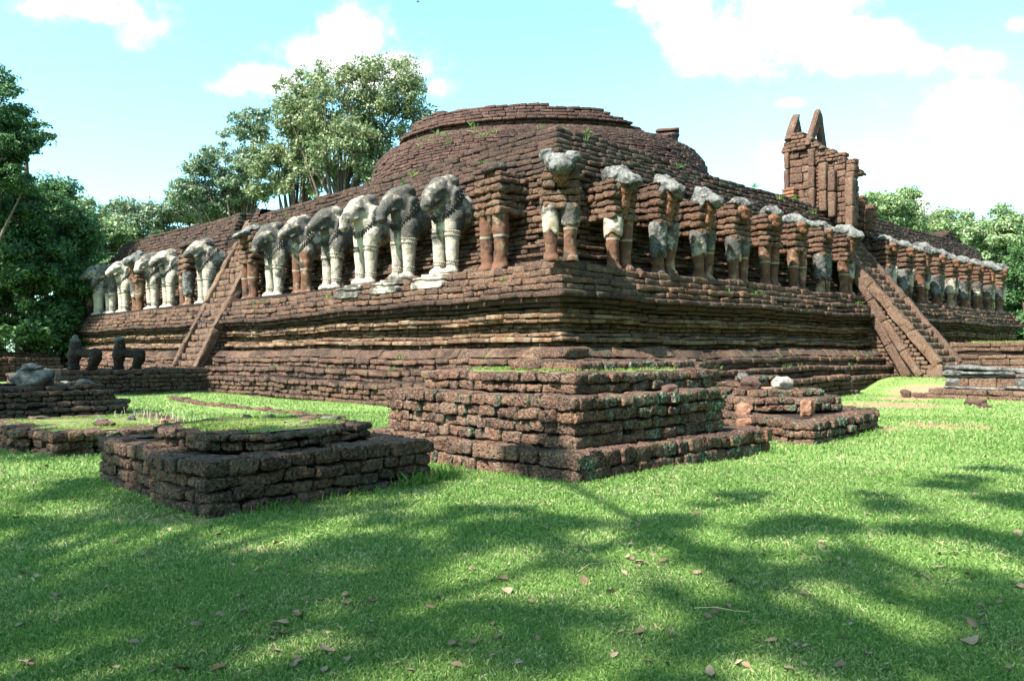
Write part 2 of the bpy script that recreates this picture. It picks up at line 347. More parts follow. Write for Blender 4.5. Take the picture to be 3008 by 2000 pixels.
def grass_ground():
    m, t, p, out = new_mat('lawn'); g = t.n.new('ShaderNodeNewGeometry'); pos = g.outputs['Position']
    n1 = t.noise(pos, .55, 5, .6); n2 = t.noise(pos, 4.5, 5, .65); n3 = t.noise(pos, 60, 4, .7)
    c = t.mix(n3, (.065, .12, .025), (.19, .265, .08)); c = t.mix(t.ss(n2, .4, .7), c, (.17, .22, .07))
    sp = t.n.new('ShaderNodeSeparateXYZ'); t.l.new(pos, sp.inputs[0])
    dm = t.math('ADD', n1, t.math('MULTIPLY', n2, .35))
    def spot(x, y, r, k=1.):
        d = t.vmath('LENGTH', t.vmath('MULTIPLY', t.vmath('SUBTRACT', pos, (x, y, 0.)), (1., 1., 0.)))
        return t.math('MULTIPLY', t.ss(d, r*.3, r, 1., 0.), k)
    sm = None
    for (u_, v_, r, k) in DIRT:
        q = uv(u_, v_); s_ = spot(q[0], q[1], r, k); sm = s_ if sm is None else t.math('MAXIMUM', sm, s_)
    dirt = t.ss(t.math('ADD', t.math('MULTIPLY', sm, .75), t.math('MULTIPLY', n2, .6)), .55, .95)
    dirt = t.math('MAXIMUM', dirt, t.math('MULTIPLY', t.ss(dm, .80, .9), .6))
    c = t.mix(dirt, c, t.mix(n3, (.20, .12, .065), (.32, .21, .13)))
    t.put(p.inputs['Base Color'], c); t.put(p.inputs['Normal'], t.bump(n3, .8, .03)); return m
DIRT = [(-5.1, .6, 1.0, .9), (-5.9, 1.9, 1.1, .85), (-3.6, 6.0, 1.6, .9), (-2.9, 8.6, 1.0, .9), (-2.6, 10.4, 1.2, .9), (-4.62, -8.62, .35, 1.), (-4.3, -8.8, .35, .8), (-5.6, -8.6, .5, .5), (-1.2, -10.2, .4, .5)]
M_lawn = grass_ground()
def blade_mat(name, a, b, c2, scale=1.):
    m, t, p, out = new_mat(name); tone = t.attr('tone'); g = t.n.new('ShaderNodeNewGeometry')
    n = t.noise(g.outputs['Position'], 1.6, 3)
    c = t.mix(tone, a, b); c = t.mix(t.ss(t.math('ADD', t.math('MULTIPLY', n, .6), t.math('MULTIPLY', tone, .55)), .72, .86), c, c2)
    t.put(p.inputs['Base Color'], c); p.inputs['Roughness'].default_value = .6; p.inputs['Specular IOR Level'].default_value = .2
    tr = t.n.new('ShaderNodeBsdfTranslucent'); t.put(tr.inputs[0], c); mx = t.n.new('ShaderNodeMixShader'); mx.inputs[0].default_value = .35
    t.l.new(p.outputs[0], mx.inputs[1]); t.l.new(tr.outputs[0], mx.inputs[2]); t.l.new(mx.outputs[0], out.inputs[0]); return m
M_blade = blade_mat('grass_blade', (.07, .155, .03), (.205, .31, .085), (.38, .38, .19))
M_moss = blade_mat('plinth_moss', (.08, .15, .025), (.21, .27, .06), (.32, .32, .13))
M_tuft = blade_mat('tall_grass', (.05, .13, .02), (.13, .24, .05), (.25, .27, .1))
def foliage(name, a, b, hi, trans=.35):
    m, t, p, out = new_mat(name); tone = t.attr('tone'); g = t.n.new('ShaderNodeNewGeometry')
    n = t.noise(g.outputs['Position'], .45, 3)
    c = t.mix(t.ss(t.math('ADD', t.math('MULTIPLY', tone, .5), t.math('MULTIPLY', n, .5)), .25, .75), a, b); c = t.mix(t.ss(tone, .86, .97), c, hi)
    t.put(p.inputs['Base Color'], c); p.inputs['Roughness'].default_value = .5; p.inputs['Specular IOR Level'].default_value = .35
    tr = t.n.new('ShaderNodeBsdfTranslucent'); t.put(tr.inputs[0], c); mx = t.n.new('ShaderNodeMixShader'); mx.inputs[0].default_value = trans
    t.l.new(p.outputs[0], mx.inputs[1]); t.l.new(tr.outputs[0], mx.inputs[2]); t.l.new(mx.outputs[0], out.inputs[0]); return m
M_fdark = foliage('dark_green_foliage', (.028, .075, .026), (.075, .16, .04), (.14, .25, .07))
M_fmid = foliage('grey_green_foliage', (.075, .13, .075), (.18, .24, .13), (.38, .40, .27))
M_folive = foliage('olive_foliage', (.095, .14, .06), (.21, .25, .11), (.42, .42, .26))
M_fright = foliage('light_green_foliage', (.10, .17, .06), (.24, .32, .14), (.46, .48, .28))
m, t, p, out = new_mat('bark'); g = t.n.new('ShaderNodeNewGeometry'); t.put(p.inputs['Base Color'], t.mix(t.noise(g.outputs['Position'], 5, 5), (.05, .035, .025), (.16, .13, .10))); M_bark = m
m, t, p, out = new_mat('dry_leaf'); oi = t.n.new('ShaderNodeObjectInfo'); g = t.n.new('ShaderNodeNewGeometry')
c = t.mix(oi.outputs['Random'], (.07, .04, .022), (.30, .235, .165)); c = t.mix(t.noise(g.outputs['Position'], 60, 3), c, (.15, .095, .06)); t.put(p.inputs['Base Color'], c); M_dry = m

# ---------------------------------------------------------------- the ground
gx = np.concatenate([-np.geomspace(900, 26, 14), np.arange(-25, 25.01, .5), np.geomspace(26, 900, 14)])
gy = np.concatenate([-np.geomspace(300, 21, 8), np.arange(-20, 30.01, .5), np.geomspace(31, 1500, 16)])
GX, GY = np.meshgrid(gx, gy, indexing='ij'); GZ = ground_h(GX, GY)
nx_, ny_ = len(gx), len(gy); I = np.arange(nx_*ny_).reshape(nx_, ny_)
FG = np.stack([I[:-1, :-1], I[1:, :-1], I[1:, 1:], I[:-1, 1:]], -1).reshape(-1, 4)
tag(obj('ground', make_mesh('ground', np.stack([GX, GY, GZ], -1).reshape(-1, 3), FG, M_lawn)), kind='structure')

# ---------------------------------------------------------------- the square elephant terrace
LEN = 27.8
terrace = tag(empty('temple_terrace', uv(-1.4, -1.4)), 'huge square laterite temple terrace with stepped dark courses carrying the elephants', 'temple terrace')
def local(o, parent):
    o.parent = parent; o.matrix_parent_inverse = parent.matrix_basis.inverted() if False else Matrix.Translation(-Vector(parent.location)); return o
def zsag(x, y, z):
    u = SQ*(y-x); v = SQ*(x+y); s = 0.
    if v < u:   # left face
        s -= .13*float(sstep(u, 2, 12))*min(1., max(0, (z-1.2)/.8))
    if z > 4.4:
        tt = max(u, v); s -= .13*float(sstep(tt, 3, 8))*(1-float(sstep(tt, 14.2, 15.2)))*(1 if v >= u else .35)
    s += .02*math.sin(max(u, v)*.9+z)+.012*math.sin(max(u, v)*2.3+z*3)
    return s
def ring(m, d, z0, z1, depth=.42, rmax=LEN, lmax=LEN, l0=None, r0=None, **k):
    e = random.uniform(-.01, .01)
    uvseg(m, -d, -d, (lmax+d if lmax == LEN else lmax), -d, (0, -1), z0, z1, depth, zf=zsag, **k) if l0 is None else uvseg(m, l0, -d, min(lmax, LEN)+(d if lmax == LEN else 0), -d, (0, -1), z0, z1, depth, zf=zsag, **k)
    uvseg(m, -d+.01, -d, -d+.01, (rmax+d if rmax == LEN else rmax), (-1, 0), z0, z1, depth, zf=zsag, **k) if r0 is None else uvseg(m, -d, r0, -d, min(rmax, LEN)+(d if rmax == LEN else 0), (-1, 0), z0, z1, depth, zf=zsag, **k)
# base tier
m = Masonry(1, .018, .032)
for z0, z1, d in ((-.12, .0, 1.38), (0., .11, 1.42), (.11, .22, 1.38), (.22, .34, 1.40), (.34, .47, 1.45)):
    ring(m, d, z0, z1, .5, rmax=9.7, joff=.022, lr=(.14, .34)); uvseg(m, -d+.22, 9.7, -d+.22, LEN, (-1, 0), z0, z1, .5, zf=zsag)
local(m.build('base_tier', M_latT), terrace)
m = Masonry(1, .017, .03)
for z0, z1, d, lr in ((.47, .59, 1.07, (.2, .5)), (.59, .72, 1.12, (.25, .55)), (.72, .83, .86, (.2, .45)), (.83, .95, .90, (.3, .6))): ring(m, d, z0, z1, .45, lr=lr, joff=.014)
ring(m, .84, .95, 1.15, .7, lr=(.55, 1.0), joff=.006, taper=.17, rad=.03)
local(m.build('lower_plinth', M_latT), terrace)
m = Masonry(0, .012, .03)
for z0, z1, d, lr in ((1.15, 1.24, .34, (.2, .4)), (1.235, 1.34, .56, (.4, .8)), (1.335, 1.42, .45, (.25, .6)), (1.42, 1.50, .26, (.16, .35)), (1.50, 1.59, .24, (.16, .35)), (1.59, 1.68, .44, (.3, .6)), (1.67, 1.77, .48, (.3, .6)), (1.77, 1.86, .30, (.2, .4))):
    ring(m, d, z0, z1, .35, lr=lr, joff=.018, jz=.008)
local(m.build('dado_wall', M_dado), terrace)
m = Masonry(0, .012, .03)
ring(m, .40, 1.86, 1.95, .4, lr=(.4, .8)); ring(m, .54, 1.94, 2.04, .5, lr=(.4, .8)); ring(m, .68, 2.03, 2.16, .6, lr=(.3, .55), rad=.04, joff=.012)
local(m.build('cornice', M_par), terrace)
m = Masonry(1, .016, .03)
for z0, z1, d in ((2.16, 2.28, .56), (2.28, 2.41, .55), (2.41, 2.54, .42), (2.54, 2.69, .36)): ring(m, d, z0, z1, .5, lr=(.25, .55), joff=.02, skip=.03 if z0 > 2.5 else 0)
local(m.build('ledge', M_latT), terrace)
m = Masonry(0, .016, .035)
for z0, z1, d in ((2.68, 2.86, -.24), (2.85, 2.93, -.32), (2.93, 3.02, -.27), (3.02, 3.12, -.38), (3.12, 3.2, -.34)): ring(m, d, z0, z1, .4, lr=(.3, .7), joff=.02, skip=.05)
z = 3.2
while z < 4.60: h = random.uniform(.095, .14); ring(m, -.47-.05*random.random(), z, z+h, .4, lr=(.14, .36), joff=.035, jz=.012, skip=.02); z += h
local(m.build('back_wall', M_lat), terrace)
m = Masonry(0, .013, .034)
for z0, z1, d in ((4.60, 4.71, -.50), (4.71, 4.84, -.52), (4.84, 4.97, -.57), (4.97, 5.10, -.65), (5.10, 5.22, -.74), (5.22, 5.35, -.82), (5.35, 5.48, -.90), (5.48, 5.62, -.98)):
    for (lo_, hi_) in ((None, 14.0), (15.1, LEN)): ring(m, d, z0, z1, .5, lmax=hi_, rmax=hi_+.2, l0=lo_, r0=lo_, lr=(.22, .48), joff=.02, jz=.008, skip=.0)
uvseg(m, 15.2, 1.06, 26.9, 1.06, (0, -1), 5.62, 5.78, .5, zf=zsag); uvseg(m, 18.5, 1.1, 26.8, 1.1, (0, -1), 5.78, 5.89, .5, zf=zsag, skip=.1)
for k_ in range(4): uvseg(m, 1.3, 24.3+.35*k_, 1.3, 26.7-.12*k_, (-1, 0), 5.58+.13*k_, 5.71+.13*k_, .7); uvseg(m, 1.3, 24.3+.35*k_, 2.4, 24.3+.35*k_, (0, -1), 5.58+.13*k_, 5.71+.13*k_, .5)
for k_ in range(9): uvseg(m, 14.02, .62+.05*k_, 14.02, 2.2, (1, 0), 4.6+.115*k_, 4.71+.115*k_, .4); uvseg(m, 15.08, .62+.05*k_, 15.08, 2.2, (-1, 0), 4.6+.12*k_, 4.72+.12*k_, .4)
local(m.build('parapet', M_par), terrace)
co = lambda d, z0, z1: (-d, LEN+d, -d, LEN+d, z0, z1)
local(boxes_mesh('core', [co(1.02, -.3, .44), (-1.26, .0, -1.26, 9.4, -.3, .43), co(.96, .44, .70), co(.76, .7, .95), co(.60, .95, 1.12), co(.16, 1.12, 1.9), co(.3, 1.9, 2.02), co(.5, 2.02, 2.13), co(.40, 2.13, 2.38), co(.26, 2.38, 2.65),
    co(-.40, 2.65, 2.98), co(-.62, 2.9, 4.7), co(-.74, 4.7, 5.0), co(-1.15, 5.0, 5.40)], M_core), terrace)

# ---------------------------------------------------------------- the round drum
SC = 13.65
stupa = tag(empty('ruined_stupa', uv(SC, SC, 5.4)), 'broken round bell shaped brick drum rising above the middle of the terrace', 'stupa')
cx0, cy0, _ = uv(SC, SC)
def stupa_post(W):
    X = W[:, 0]-cx0; Y = W[:, 1]-cy0; r = np.hypot(X, Y); fr = np.clip(-Y/np.maximum(r, .1), 0, 1)
    W[:, 2] -= .5*fr**.8*sstep(W[:, 2], 7.9, 9.6); return W
def arc(m, r, z0, z1, phi0=-130, phi1=130, lr=(.24, .5), depth=.5, joff=.02, skip=0., topf=None):
    ph = phi0
    while ph < phi1:
        l = random.uniform(*lr); dph = math.degrees(l/r); a = R(ph+dph/2); n = (math.sin(a), -math.cos(a), 0); tt = (math.cos(a), math.sin(a), 0)
        if random.random() >= skip and (topf is None or z1 <= topf(ph+dph/2)+random.uniform(-.03, .03)):
            o = random.gauss(0, joff); m.block((cx0+n[0]*(r+o), cy0+n[1]*(r+o), z0+.003), tt, n, l-.006, depth, z1-z0-.006+random.gauss(0, .006))
        ph += dph
def lerp_prof(prof, z):
    for (za, ra), (zb, rb) in zip(prof, prof[1:]):
        if za <= z <= zb: return ra+(rb-ra)*(z-za)/(zb-za)
    return prof[-1][1]
bell = Masonry(0, .013, .034); prof = [(5.4, 7.5), (7.0, 7.25), (8.0, 7.05), (8.7, 6.85), (9.1, 6.6), (9.4, 6.2), (9.7, 5.6), (9.9, 5.3)]
z = 6.9
while z < 9.72: arc(bell, lerp_prof(prof, z+.06), z, z+.128, topf=(lambda p: 9.6 if 44 < p < 56 else 9.9)); z += .128
local(bell.build('bell', M_stupa, post=stupa_post), stupa)
drum = Masonry(0, .013, .034)
def dtop(p):
    if p < -80: return 10.6
    if p < -45: return 10.62
    if p < 2: return 10.62-.06*(p+45)/47
    if p < 9: return 10.42
    if p < 24: return 10.42
    if p < 27: return 10.3
    if p < 42: return 10.10-(p-27)*.022
    if p < 60: return 9.62
    if p < 84: return 9.85+min(.35, (p-60)*.02)
    return 10.15
KN = lambda p: dtop(p) if p < 58 else 0
arc(drum, 5.72, 9.70, 9.80, topf=KN, depth=.6); arc(drum, 5.88, 9.80, 9.91, topf=KN, depth=.7); arc(drum, 5.84, 9.91, 10.03, topf=KN, depth=.7)
z = 10.03
while z < 10.75: arc(drum, 5.50-.35*(z-10.03), z, z+.118, topf=KN, depth=.8); z += .118
rem = Masonry(0, .013, .034)
for k_ in range(7): arc(rem, 5.78+.05*(k_ > 3), 9.62+.11*k_, 9.73+.11*k_, phi0=55+4.5*k_-6*(k_ > 4), phi1=112, depth=.9)
local(rem.build('ring_remnant', M_stupa, post=stupa_post), stupa)
local(drum.build('upper_drum', M_stupa, post=stupa_post), stupa)
def lathe(name, prof, mat, cx, cy, seg=96, parent=None, post=None):
    V = []; n = len(prof)
    for i in range(seg):
        a = 2*math.pi*i/seg
        for z, r in prof: V.append((cx+math.cos(a)*r, cy+math.sin(a)*r, z))
    F = [(i*n+j, ((i+1) % seg)*n+j, ((i+1) % seg)*n+j+1, i*n+j+1) for i in range(seg) for j in range(n-1)]
    V = np.array(V)
    if post: V = post(V)
    return obj(name, make_mesh(name, V, np.array(F), mat, smooth=False), parent)
local(lathe('core', [(5.3, 7.4), (7.0, 7.12), (8.0, 6.93), (8.7, 6.72), (9.1, 6.45), (9.4, 6.05), (9.68, 5.4), (9.78, 5.0), (9.85, 4.6), (9.86, .01)], M_core, cx0, cy0, post=stupa_post), stupa)

# ---------------------------------------------------------------- stairs
def slope_slab(m, P0, P1, w, th, n_out, joints=(.8, 1.3), rad=.03, tone=None):
    """rail of long stones from P0 to P1 (centre of top edge line); w: width across, th: thickness under it"""
    P0 = Vector(P0); P1 = Vector(P1); D = P1-P0; L = D.length; t_ = D/L; side = Vector(n_out).normalized(); up = t_.cross(side).normalized()
    if up.z < 0: up = -up
    p = 0
    while p < L-.05:
        l = min(random.uniform(*joints), L-p)
        if L-p-l < .3: l = L-p
        c = P0+t_*(p+l/2)+side*(w/2)-up*th
        m.block(tuple(c), tuple(t_), tuple(side), l-.008, w, th+random.gauss(0, .006), tone, up=tuple(up), rad=rad); p += l
def staircase(face, s0, s1, q_bot, z_bot, q_top, z_top, zg, label, q_end, z_end):
    """face 'R': stair climbs in +u, spans v s0..s1; face 'L': climbs in +v, spans u"""
    P = (lambda q, s, z: uv(q, s, z)) if face == 'R' else (lambda q, s, z: uv(s, q, z))
    out_n = P(-1, 0, 0); near_n = P(0, -1, 0)
    root = tag(empty('stone_staircase', P(q_bot, (s0+s1)/2, zg)), label, 'staircase')
    sl = (z_top-z_bot)/(q_top-q_bot)
    for (nm, s) in (('balustrade', s0), ('balustrade', s1-.22)):
        m = Masonry(2, .026, .045); a = P(q_bot, s+.11, z_bot+.0); b = P(q_end, s+.11, z_end)
        slope_slab(m, a, b, .24, .26, near_n); a2 = P(q_bot-.02, s+.11, zg-.2)
        n = Vector(out_n).normalized(); tt = Vector(near_n)
        m.block(tuple(Vector(P(q_bot-.03, s+.11, zg-.2))), tuple(tt), tuple(n), .23, .4, z_bot-zg+.12)
        local(m.build(nm, M_stair), root)
    rise = .19; z = zg; k = 0
    zs = z_bot-.12
    while z < z_end-.25 and k < 40:
        q = q_bot+(z-zs)/sl+.1
        m = Masonry(1, .02, .035)
        a = P(q, s0+.23, 0); b = P(q, s1-.23, 0); n = Vector(out_n).normalized()
        m.course((a[0], a[1]), (b[0], b[1]), (n.x, n.y), z, z+rise, .55, lr=(.22, .42), joff=.015, rad=.04)
        local(m.build('step', M_stair), root); z += rise; k += 1
    # side walls: coursed triangle under each rail
    for (s, sg) in ((s0+.04, -1), (s1-.04, 1)):
        m = Masonry(1, .012, .03); z = zg-.15; n = Vector(P(0, sg, 0)).normalized()
        while z < z_end-.5:
            q0 = q_bot+(z+.12-z_bot+.42)/sl+.02; q1 = max(q0, -.1 if z > 1 else -.5)
            if q1-q0 > .08:
                a = P(max(q0, q_bot+.0), s, 0); b = P(q1, s, 0); m.course((a[0], a[1]), (b[0], b[1]), (n.x, n.y), z, z+.118, .3, lr=(.18, .34))
            z += .118
        sw = m.build('side_wall', M_stair)
        if sw: local(sw, root)
    c0 = P(q_bot+.14, s0+.12, 0); zc = z_bot
    # solid body
    V = []
    for s in (s0+.13, s1-.13):
        for (q, z) in ((q_bot+.25, zg-.3), (q_bot+.25, z_bot-.25), (q_end+.25, z_end-.27), (q_end+.8, z_end-.27), (q_end+.8, zg-.3)): V.append(P(q, s, z))
    me = bpy.data.meshes.new('core'); me.from_pydata(V, [], [(0, 1, 2, 3, 4), (9, 8, 7, 6, 5)]+[(i, (i+1) % 5, (i+1) % 5+5, i+5) for i in range(5)]); me.materials.append(M_core); local(obj('core', me), root)
    return root, P
stR, PR = staircase('R', 12.72, 14.62, -2.38, .80, .05, 3.90, .38, 'steep stone staircase between sloping balustrades on the right-hand face, below the gateway', 1.25, 5.43)
m = Masonry(1, .012, .035)
slope_slab(m, PR(-1.92, 12.70, .44), PR(-.15, 12.70, 3.35), .16, .2, PR(0, -1, 0), joints=(.7, 1.0)); slope_slab(m, PR(-1.62, 12.66, .42), PR(-.55, 12.66, 2.42), .12, .24, PR(0, -1, 0), joints=(.7, 1.1))
local(m.build('facing_slab', M_stair), stR)
stL, PL = staircase('L', 12.82, 14.62, -1.40, .68, .17, 3.78, .48, 'steep stone staircase with worn sloping balustrades on the sunlit left-hand face', 1.0, 5.35)

# ---------------------------------------------------------------- ruined gateway above the right stair
gate = tag(empty('ruined_gateway', uv(1.1, 13.6, 5.3)), 'ruined brick gateway with two pointed gables standing above the right staircase', 'gateway')
def wall_v(m, u0, u1, v, z0, z1, hc=(.1, .14), n=(0, -1), th=.32, lr=(.2, .36), **k):
    z = z0
    while z < z1-.04: h = min(random.uniform(*hc), z1-z); uvseg(m, u0, v, u1, v, n, z, z+h, th, lr=lr, joff=.018, **k); z += h
for v_ in (12.86, 14.18):
    m = Masonry(1, .014, .035); dz = 0 if v_ < 13 else -.25
    wall_v(m, 1.33, 2.05, v_, 5.3, 7.3+dz, hc=(.2, .3), lr=(.25, .5)); wall_v(m, .6, 1.33, v_, 5.2, 7.15+dz); wall_v(m, .25, .6, v_, 4.9, 7.05+dz if v_ < 13 else 5.9, hc=(.14, .26)); wall_v(m, .0, .25, v_, 4.8, 6.7+dz if v_ < 13 else 5.6, hc=(.14, .26))
    z = 7.3+dz
    for k_, (a, b, o) in enumerate(((1.4, 2.25, .1), (1.3, 2.22, .07), (1.25, 2.18, .05), (1.5, 2.15, .06), (1.55, 2.1, .04))): uvseg(m, a, v_-o, b, v_-o, (0, -1), z, z+.12, .42, lr=(.2, .36)); uvseg(m, b, v_-o, b, v_+.35, (1, 0), z, z+.12, .3); z += .12
    z = 6.8+dz
    for (a, b) in ((.3, 1.3), (.35, 1.3), (.5, 1.32), (.62, 1.35), (.85, 1.4), (1.0, 1.4), (1.1, 1.42)): uvseg(m, a, v_-.05, b, v_-.05, (0, -1), z, z+.1, .4, lr=(.14, .3), joff=.03); z += .1
    wall_v(m, 2.1, 2.11, v_, 5.3, 5.4)
    for z_ in np.arange(5.0, 6.7 if v_ < 13 else 5.5, .2): uvseg(m, -.02, v_+.32, -.02, v_, (-1, 0), z_, z_+.2, .25)
    for z_ in np.arange(5.3, 7.3+dz, .22): uvseg(m, 2.1, v_, 2.1, v_+.32, (1, 0), z_, z_+.22, .3)
    local(m.build('side_wall', M_tower), gate)
def pillar(u0, u1, v0, v1, z0, z1, mat=M_tower, name='pillar', taper=.0):
    m = Masonry(1, .014, .04); z = z0
    while z < z1-.02:
        h = min(random.uniform(.55, .9), z1-z)
        if z1-z-h < .25: h = z1-z
        a = uv((u0+u1)/2, v0, z); m.block(a, uv(1/1., 0)[:2]+(0,), uv(0, -1)[:2]+(0,), u1-u0, v1-v0, h-.006); z += h
    # close the back of the shaft
    z = z0
    a = uv((u0+u1)/2, v1, z0); m.block(a, uv(-1, 0)[:2]+(0,), uv(0, 1)[:2]+(0,), u1-u0-.01, .1, z1-z0-.02)
    local(m.build(name, mat), gate)
for (a, b, z0, z1, v0) in ((1.99, 2.15, 5.35, 7.32, 12.74), (1.15, 1.34, 5.35, 7.26, 12.70), (.76, 1.0, 5.3, 6.78, 12.66), (.50, .71, 5.1, 6.53, 12.66), (-.03, .20, 4.75, 6.2, 12.66)): pillar(a, b, v0, v0+.3, z0, z1)
pillar(.9, 1.1, 14.0, 14.3, 5.3, 7.1)
def slab_prism(name, quads, mat, parent):
    """stones with a polygonal outline in the (v, z) plane and a thickness along u"""
    import bmesh
    bm = bmesh.new()
    for (poly, u0, u1) in quads:
        f = [bm.verts.new(uv(u0, v, z)) for v, z in poly]; g_ = [bm.verts.new(uv(u1, v, z)) for v, z in poly]; n = len(poly)
        bm.faces.new(f); bm.faces.new(g_[::-1])
        for i in range(n): bm.faces.new((f[(i+1) % n], f[i], g_[i], g_[(i+1) % n]))
    bmesh.ops.recalc_face_normals(bm, faces=bm.faces); bmesh.ops.bevel(bm, geom=bm.edges[:], offset=.022, segments=2, affect='EDGES')
    bmesh.ops.subdivide_edges(bm, edges=[e for e in bm.edges if e.calc_length() > .15], cuts=4, use_grid_fill=True)
    me = bpy.data.meshes.new(name); bm.to_mesh(me); bm.free()
    P = np.array([v.co for v in me.vertices]); P = P+vnoise(P, 5, 3)*.022+vnoise(P, 15, 4)*.008; me.vertices.foreach_set('co', P.astype(np.float32).ravel())
    at_ = me.attributes.new('tone', 'FLOAT', 'POINT'); at_.data.foreach_set('value', np.full(len(P), .45, np.float32)); me.materials.append(mat); me.update()
    local(obj(name, me), parent)
slab_prism('gable', [([(12.70, 7.40), (13.0, 7.40), (13.50, 8.16), (13.53, 8.69), (13.44, 8.62)], 1.30, 1.48), ([(13.53, 8.70), (13.45, 8.14), (13.94, 6.75), (14.26, 6.75), (13.66, 8.5)], 1.31, 1.47)], M_tower, gate)
slab_prism('gable', [([(12.72, 7.70), (12.94, 7.70), (13.34, 8.2), (13.38, 8.64), (13.28, 8.56)], 1.90, 2.14), ([(13.38, 8.62), (13.30, 8.1), (13.0, 7.76), (13.86, 7.70), (13.56, 8.30)], 1.96, 2.10)], M_tower, gate)
m = Masonry(0, .012, .03)
for k_ in range(3): uvseg(m, 1.75, 8.6+.6*k_, 1.75, 12.6, (-1, 0), 5.42+.11*k_, 5.53+.11*k_, .4)
local(m.build('curb_wall', M_tower), gate); m = Masonry(0, .012, .03)
for k_ in range(6): uvseg(m, 1.55, 12.2, 1.95, 12.2, (0, -1), 5.42+.11*k_, 5.53+.11*k_, .4); uvseg(m, 1.55, 12.2, 1.55, 12.6, (-1, 0), 5.42+.11*k_, 5.53+.11*k_, .3)
local(m.build('brick_pier', M_red), gate); m = Masonry(0, .012, .03)
for k_ in range(5): uvseg(m, .9+.06*k_, 15.0-.04*k_, .9+.06*k_, 16.6-.2*k_, (-1, 0), 5.6+.13*k_, 5.73+.13*k_, .5); uvseg(m, .9+.06*k_, 15.0-.04*k_, 2.2, 15.0-.04*k_, (0, -1), 5.6+.13*k_, 5.73+.13*k_, .4)
local(m.build('curb_wall', M_tower), gate)

# ---------------------------------------------------------------- elephants
def remesh_prims(prims, vox=.026, smooth=3, noise=.012, seed=0):
    """fuse ellipsoids and tapered capsules into one skin"""
    import bmesh
    bm = bmesh.new()
    for pr in prims:
        if pr[0] == 'e':
            _, c, r, rot = pr if len(pr) == 4 else (*pr, (0, 0, 0))
            mt = Matrix.Translation(c) @ (Matrix.Rotation(rot[2], 4, 'Z') @ Matrix.Rotation(rot[1], 4, 'Y') @ Matrix.Rotation(rot[0], 4, 'X')) @ Matrix.Diagonal((*r, 1))
            bmesh.ops.create_icosphere(bm, subdivisions=3, radius=1, matrix=mt)
        elif pr[0] == 'b':
            _, c, r = pr; bmesh.ops.create_cube(bm, size=2, matrix=Matrix.Translation(c) @ Matrix.Diagonal((*r, 1)))
        else:
            _, pts = pr
            for (a, ra), (b, rb) in zip(pts, pts[1:]):
                a = Vector(a); b = Vector(b); D = b-a; q = D.to_track_quat('Z', 'Y').to_matrix().to_4x4()
                bmesh.ops.create_cone(bm, cap_ends=True, segments=20, radius1=ra, radius2=rb, depth=D.length, matrix=Matrix.Translation((a+b)/2) @ q)
            for (a, ra) in pts: bmesh.ops.create_icosphere(bm, subdivisions=2, radius=ra*1.02, matrix=Matrix.Translation(a))
    me = bpy.data.meshes.new('tmp'); bm.to_mesh(me); bm.free()
    o = bpy.data.objects.new('tmp', me); C.objects.link(o)
    md = o.modifiers.new('r', 'REMESH'); md.mode = 'VOXEL'; md.voxel_size = vox; md.use_smooth_shade = True
    ms = o.modifiers.new('s', 'SMOOTH'); ms.iterations = smooth; ms.factor = .5
    dg = bpy.context.evaluated_depsgraph_get(); dg.update(); ev = o.evaluated_get(dg); m2 = bpy.data.meshes.new_from_object(ev)
    bpy.data.objects.remove(o); n = len(m2.vertices); co_ = np.empty(n*3, np.float32); m2.vertices.foreach_get('co', co_); P = co_.reshape(-1, 3).astype(float)
    P = P+vnoise(P, 4.3, 3+seed)*noise+vnoise(P, 11, 4+seed)*noise*.6+vnoise(P, 26, 6+seed)*noise*.35
    m2.vertices.foreach_set('co', P.astype(np.float32).ravel()); m2.polygons.foreach_set('use_smooth', np.ones(len(m2.polygons), bool)); m2.update(); return m2
def eleph_prims(trunk, legs=True):
    p = []
    if legs:
        for s in (-1, 1):
            p += [('c', [((s*.20, 0, .08), .125), ((s*.2, 0, .26), .125), ((s*.2, .0, .85), .165), ((s*.19, .03, 1.15), .21)]), ('e', (s*.2, -.06, .07), (.165, .2, .10)), ('e', (s*.2, -.02, .02), (.17, .19, .05))]
    p += [('e', (0, .36, 1.36), (.385, .55, .42)), ('c', [((0, .3, 1.38), .39), ((0, .85, 1.38), .37)]), ('e', (.2, .08, 1.16), (.19, .24, .33)), ('e', (-.2, .08, 1.16), (.19, .24, .33)),
          ('e', (0, .05, 1.45), (.3, .33, .36)), ('e', (0, -.03, 1.70), (.275, .36, .29), (.3, 0, 0)), ('e', (.115, .03, 1.93), (.15, .20, .16)), ('e', (-.115, .03, 1.93), (.15, .20, .16)),
          ('e', (.29, .10, 1.56), (.06, .2, .27), (.3, .1, .2)), ('e', (-.29, .10, 1.56), (.06, .2, .27), (.3, -.1, -.2)),
          ('e', (.21, -.27, 1.74), (.05, .085, .05)), ('e', (-.21, -.27, 1.74), (.05, .085, .05)), ('e', (.15, -.33, 1.50), (.05, .12, .035), (.5, 0, 0)), ('e', (-.15, -.33, 1.50), (.05, .12, .035), (.5, 0, 0))]
    if trunk == 'long': p += [('c', [((0, -.18, 1.80), .225), ((0, -.40, 1.62), .185), ((0, -.54, 1.44), .135), ((0, -.565, 1.27), .105)]), ('e', (0, -.565, 1.27), (.13, .13, .05))]
    elif trunk == 'snout': p += [('c', [((0, -.18, 1.80), .225), ((0, -.40, 1.64), .175), ((0, -.56, 1.52), .125)])]
    else: p += [('c', [((0, -.18, 1.80), .23), ((0, -.40, 1.60), .185), ((0, -.50, 1.40), .14)]), ('e', (0, -.50, 1.40), (.15, .15, .06))]
    p += [('c', [((0, -.22, 1.52), .115), ((0, -.17, 1.2), .10), ((0, -.12, .98), .085), ((0, -.08, .84), .06)])]
    return p
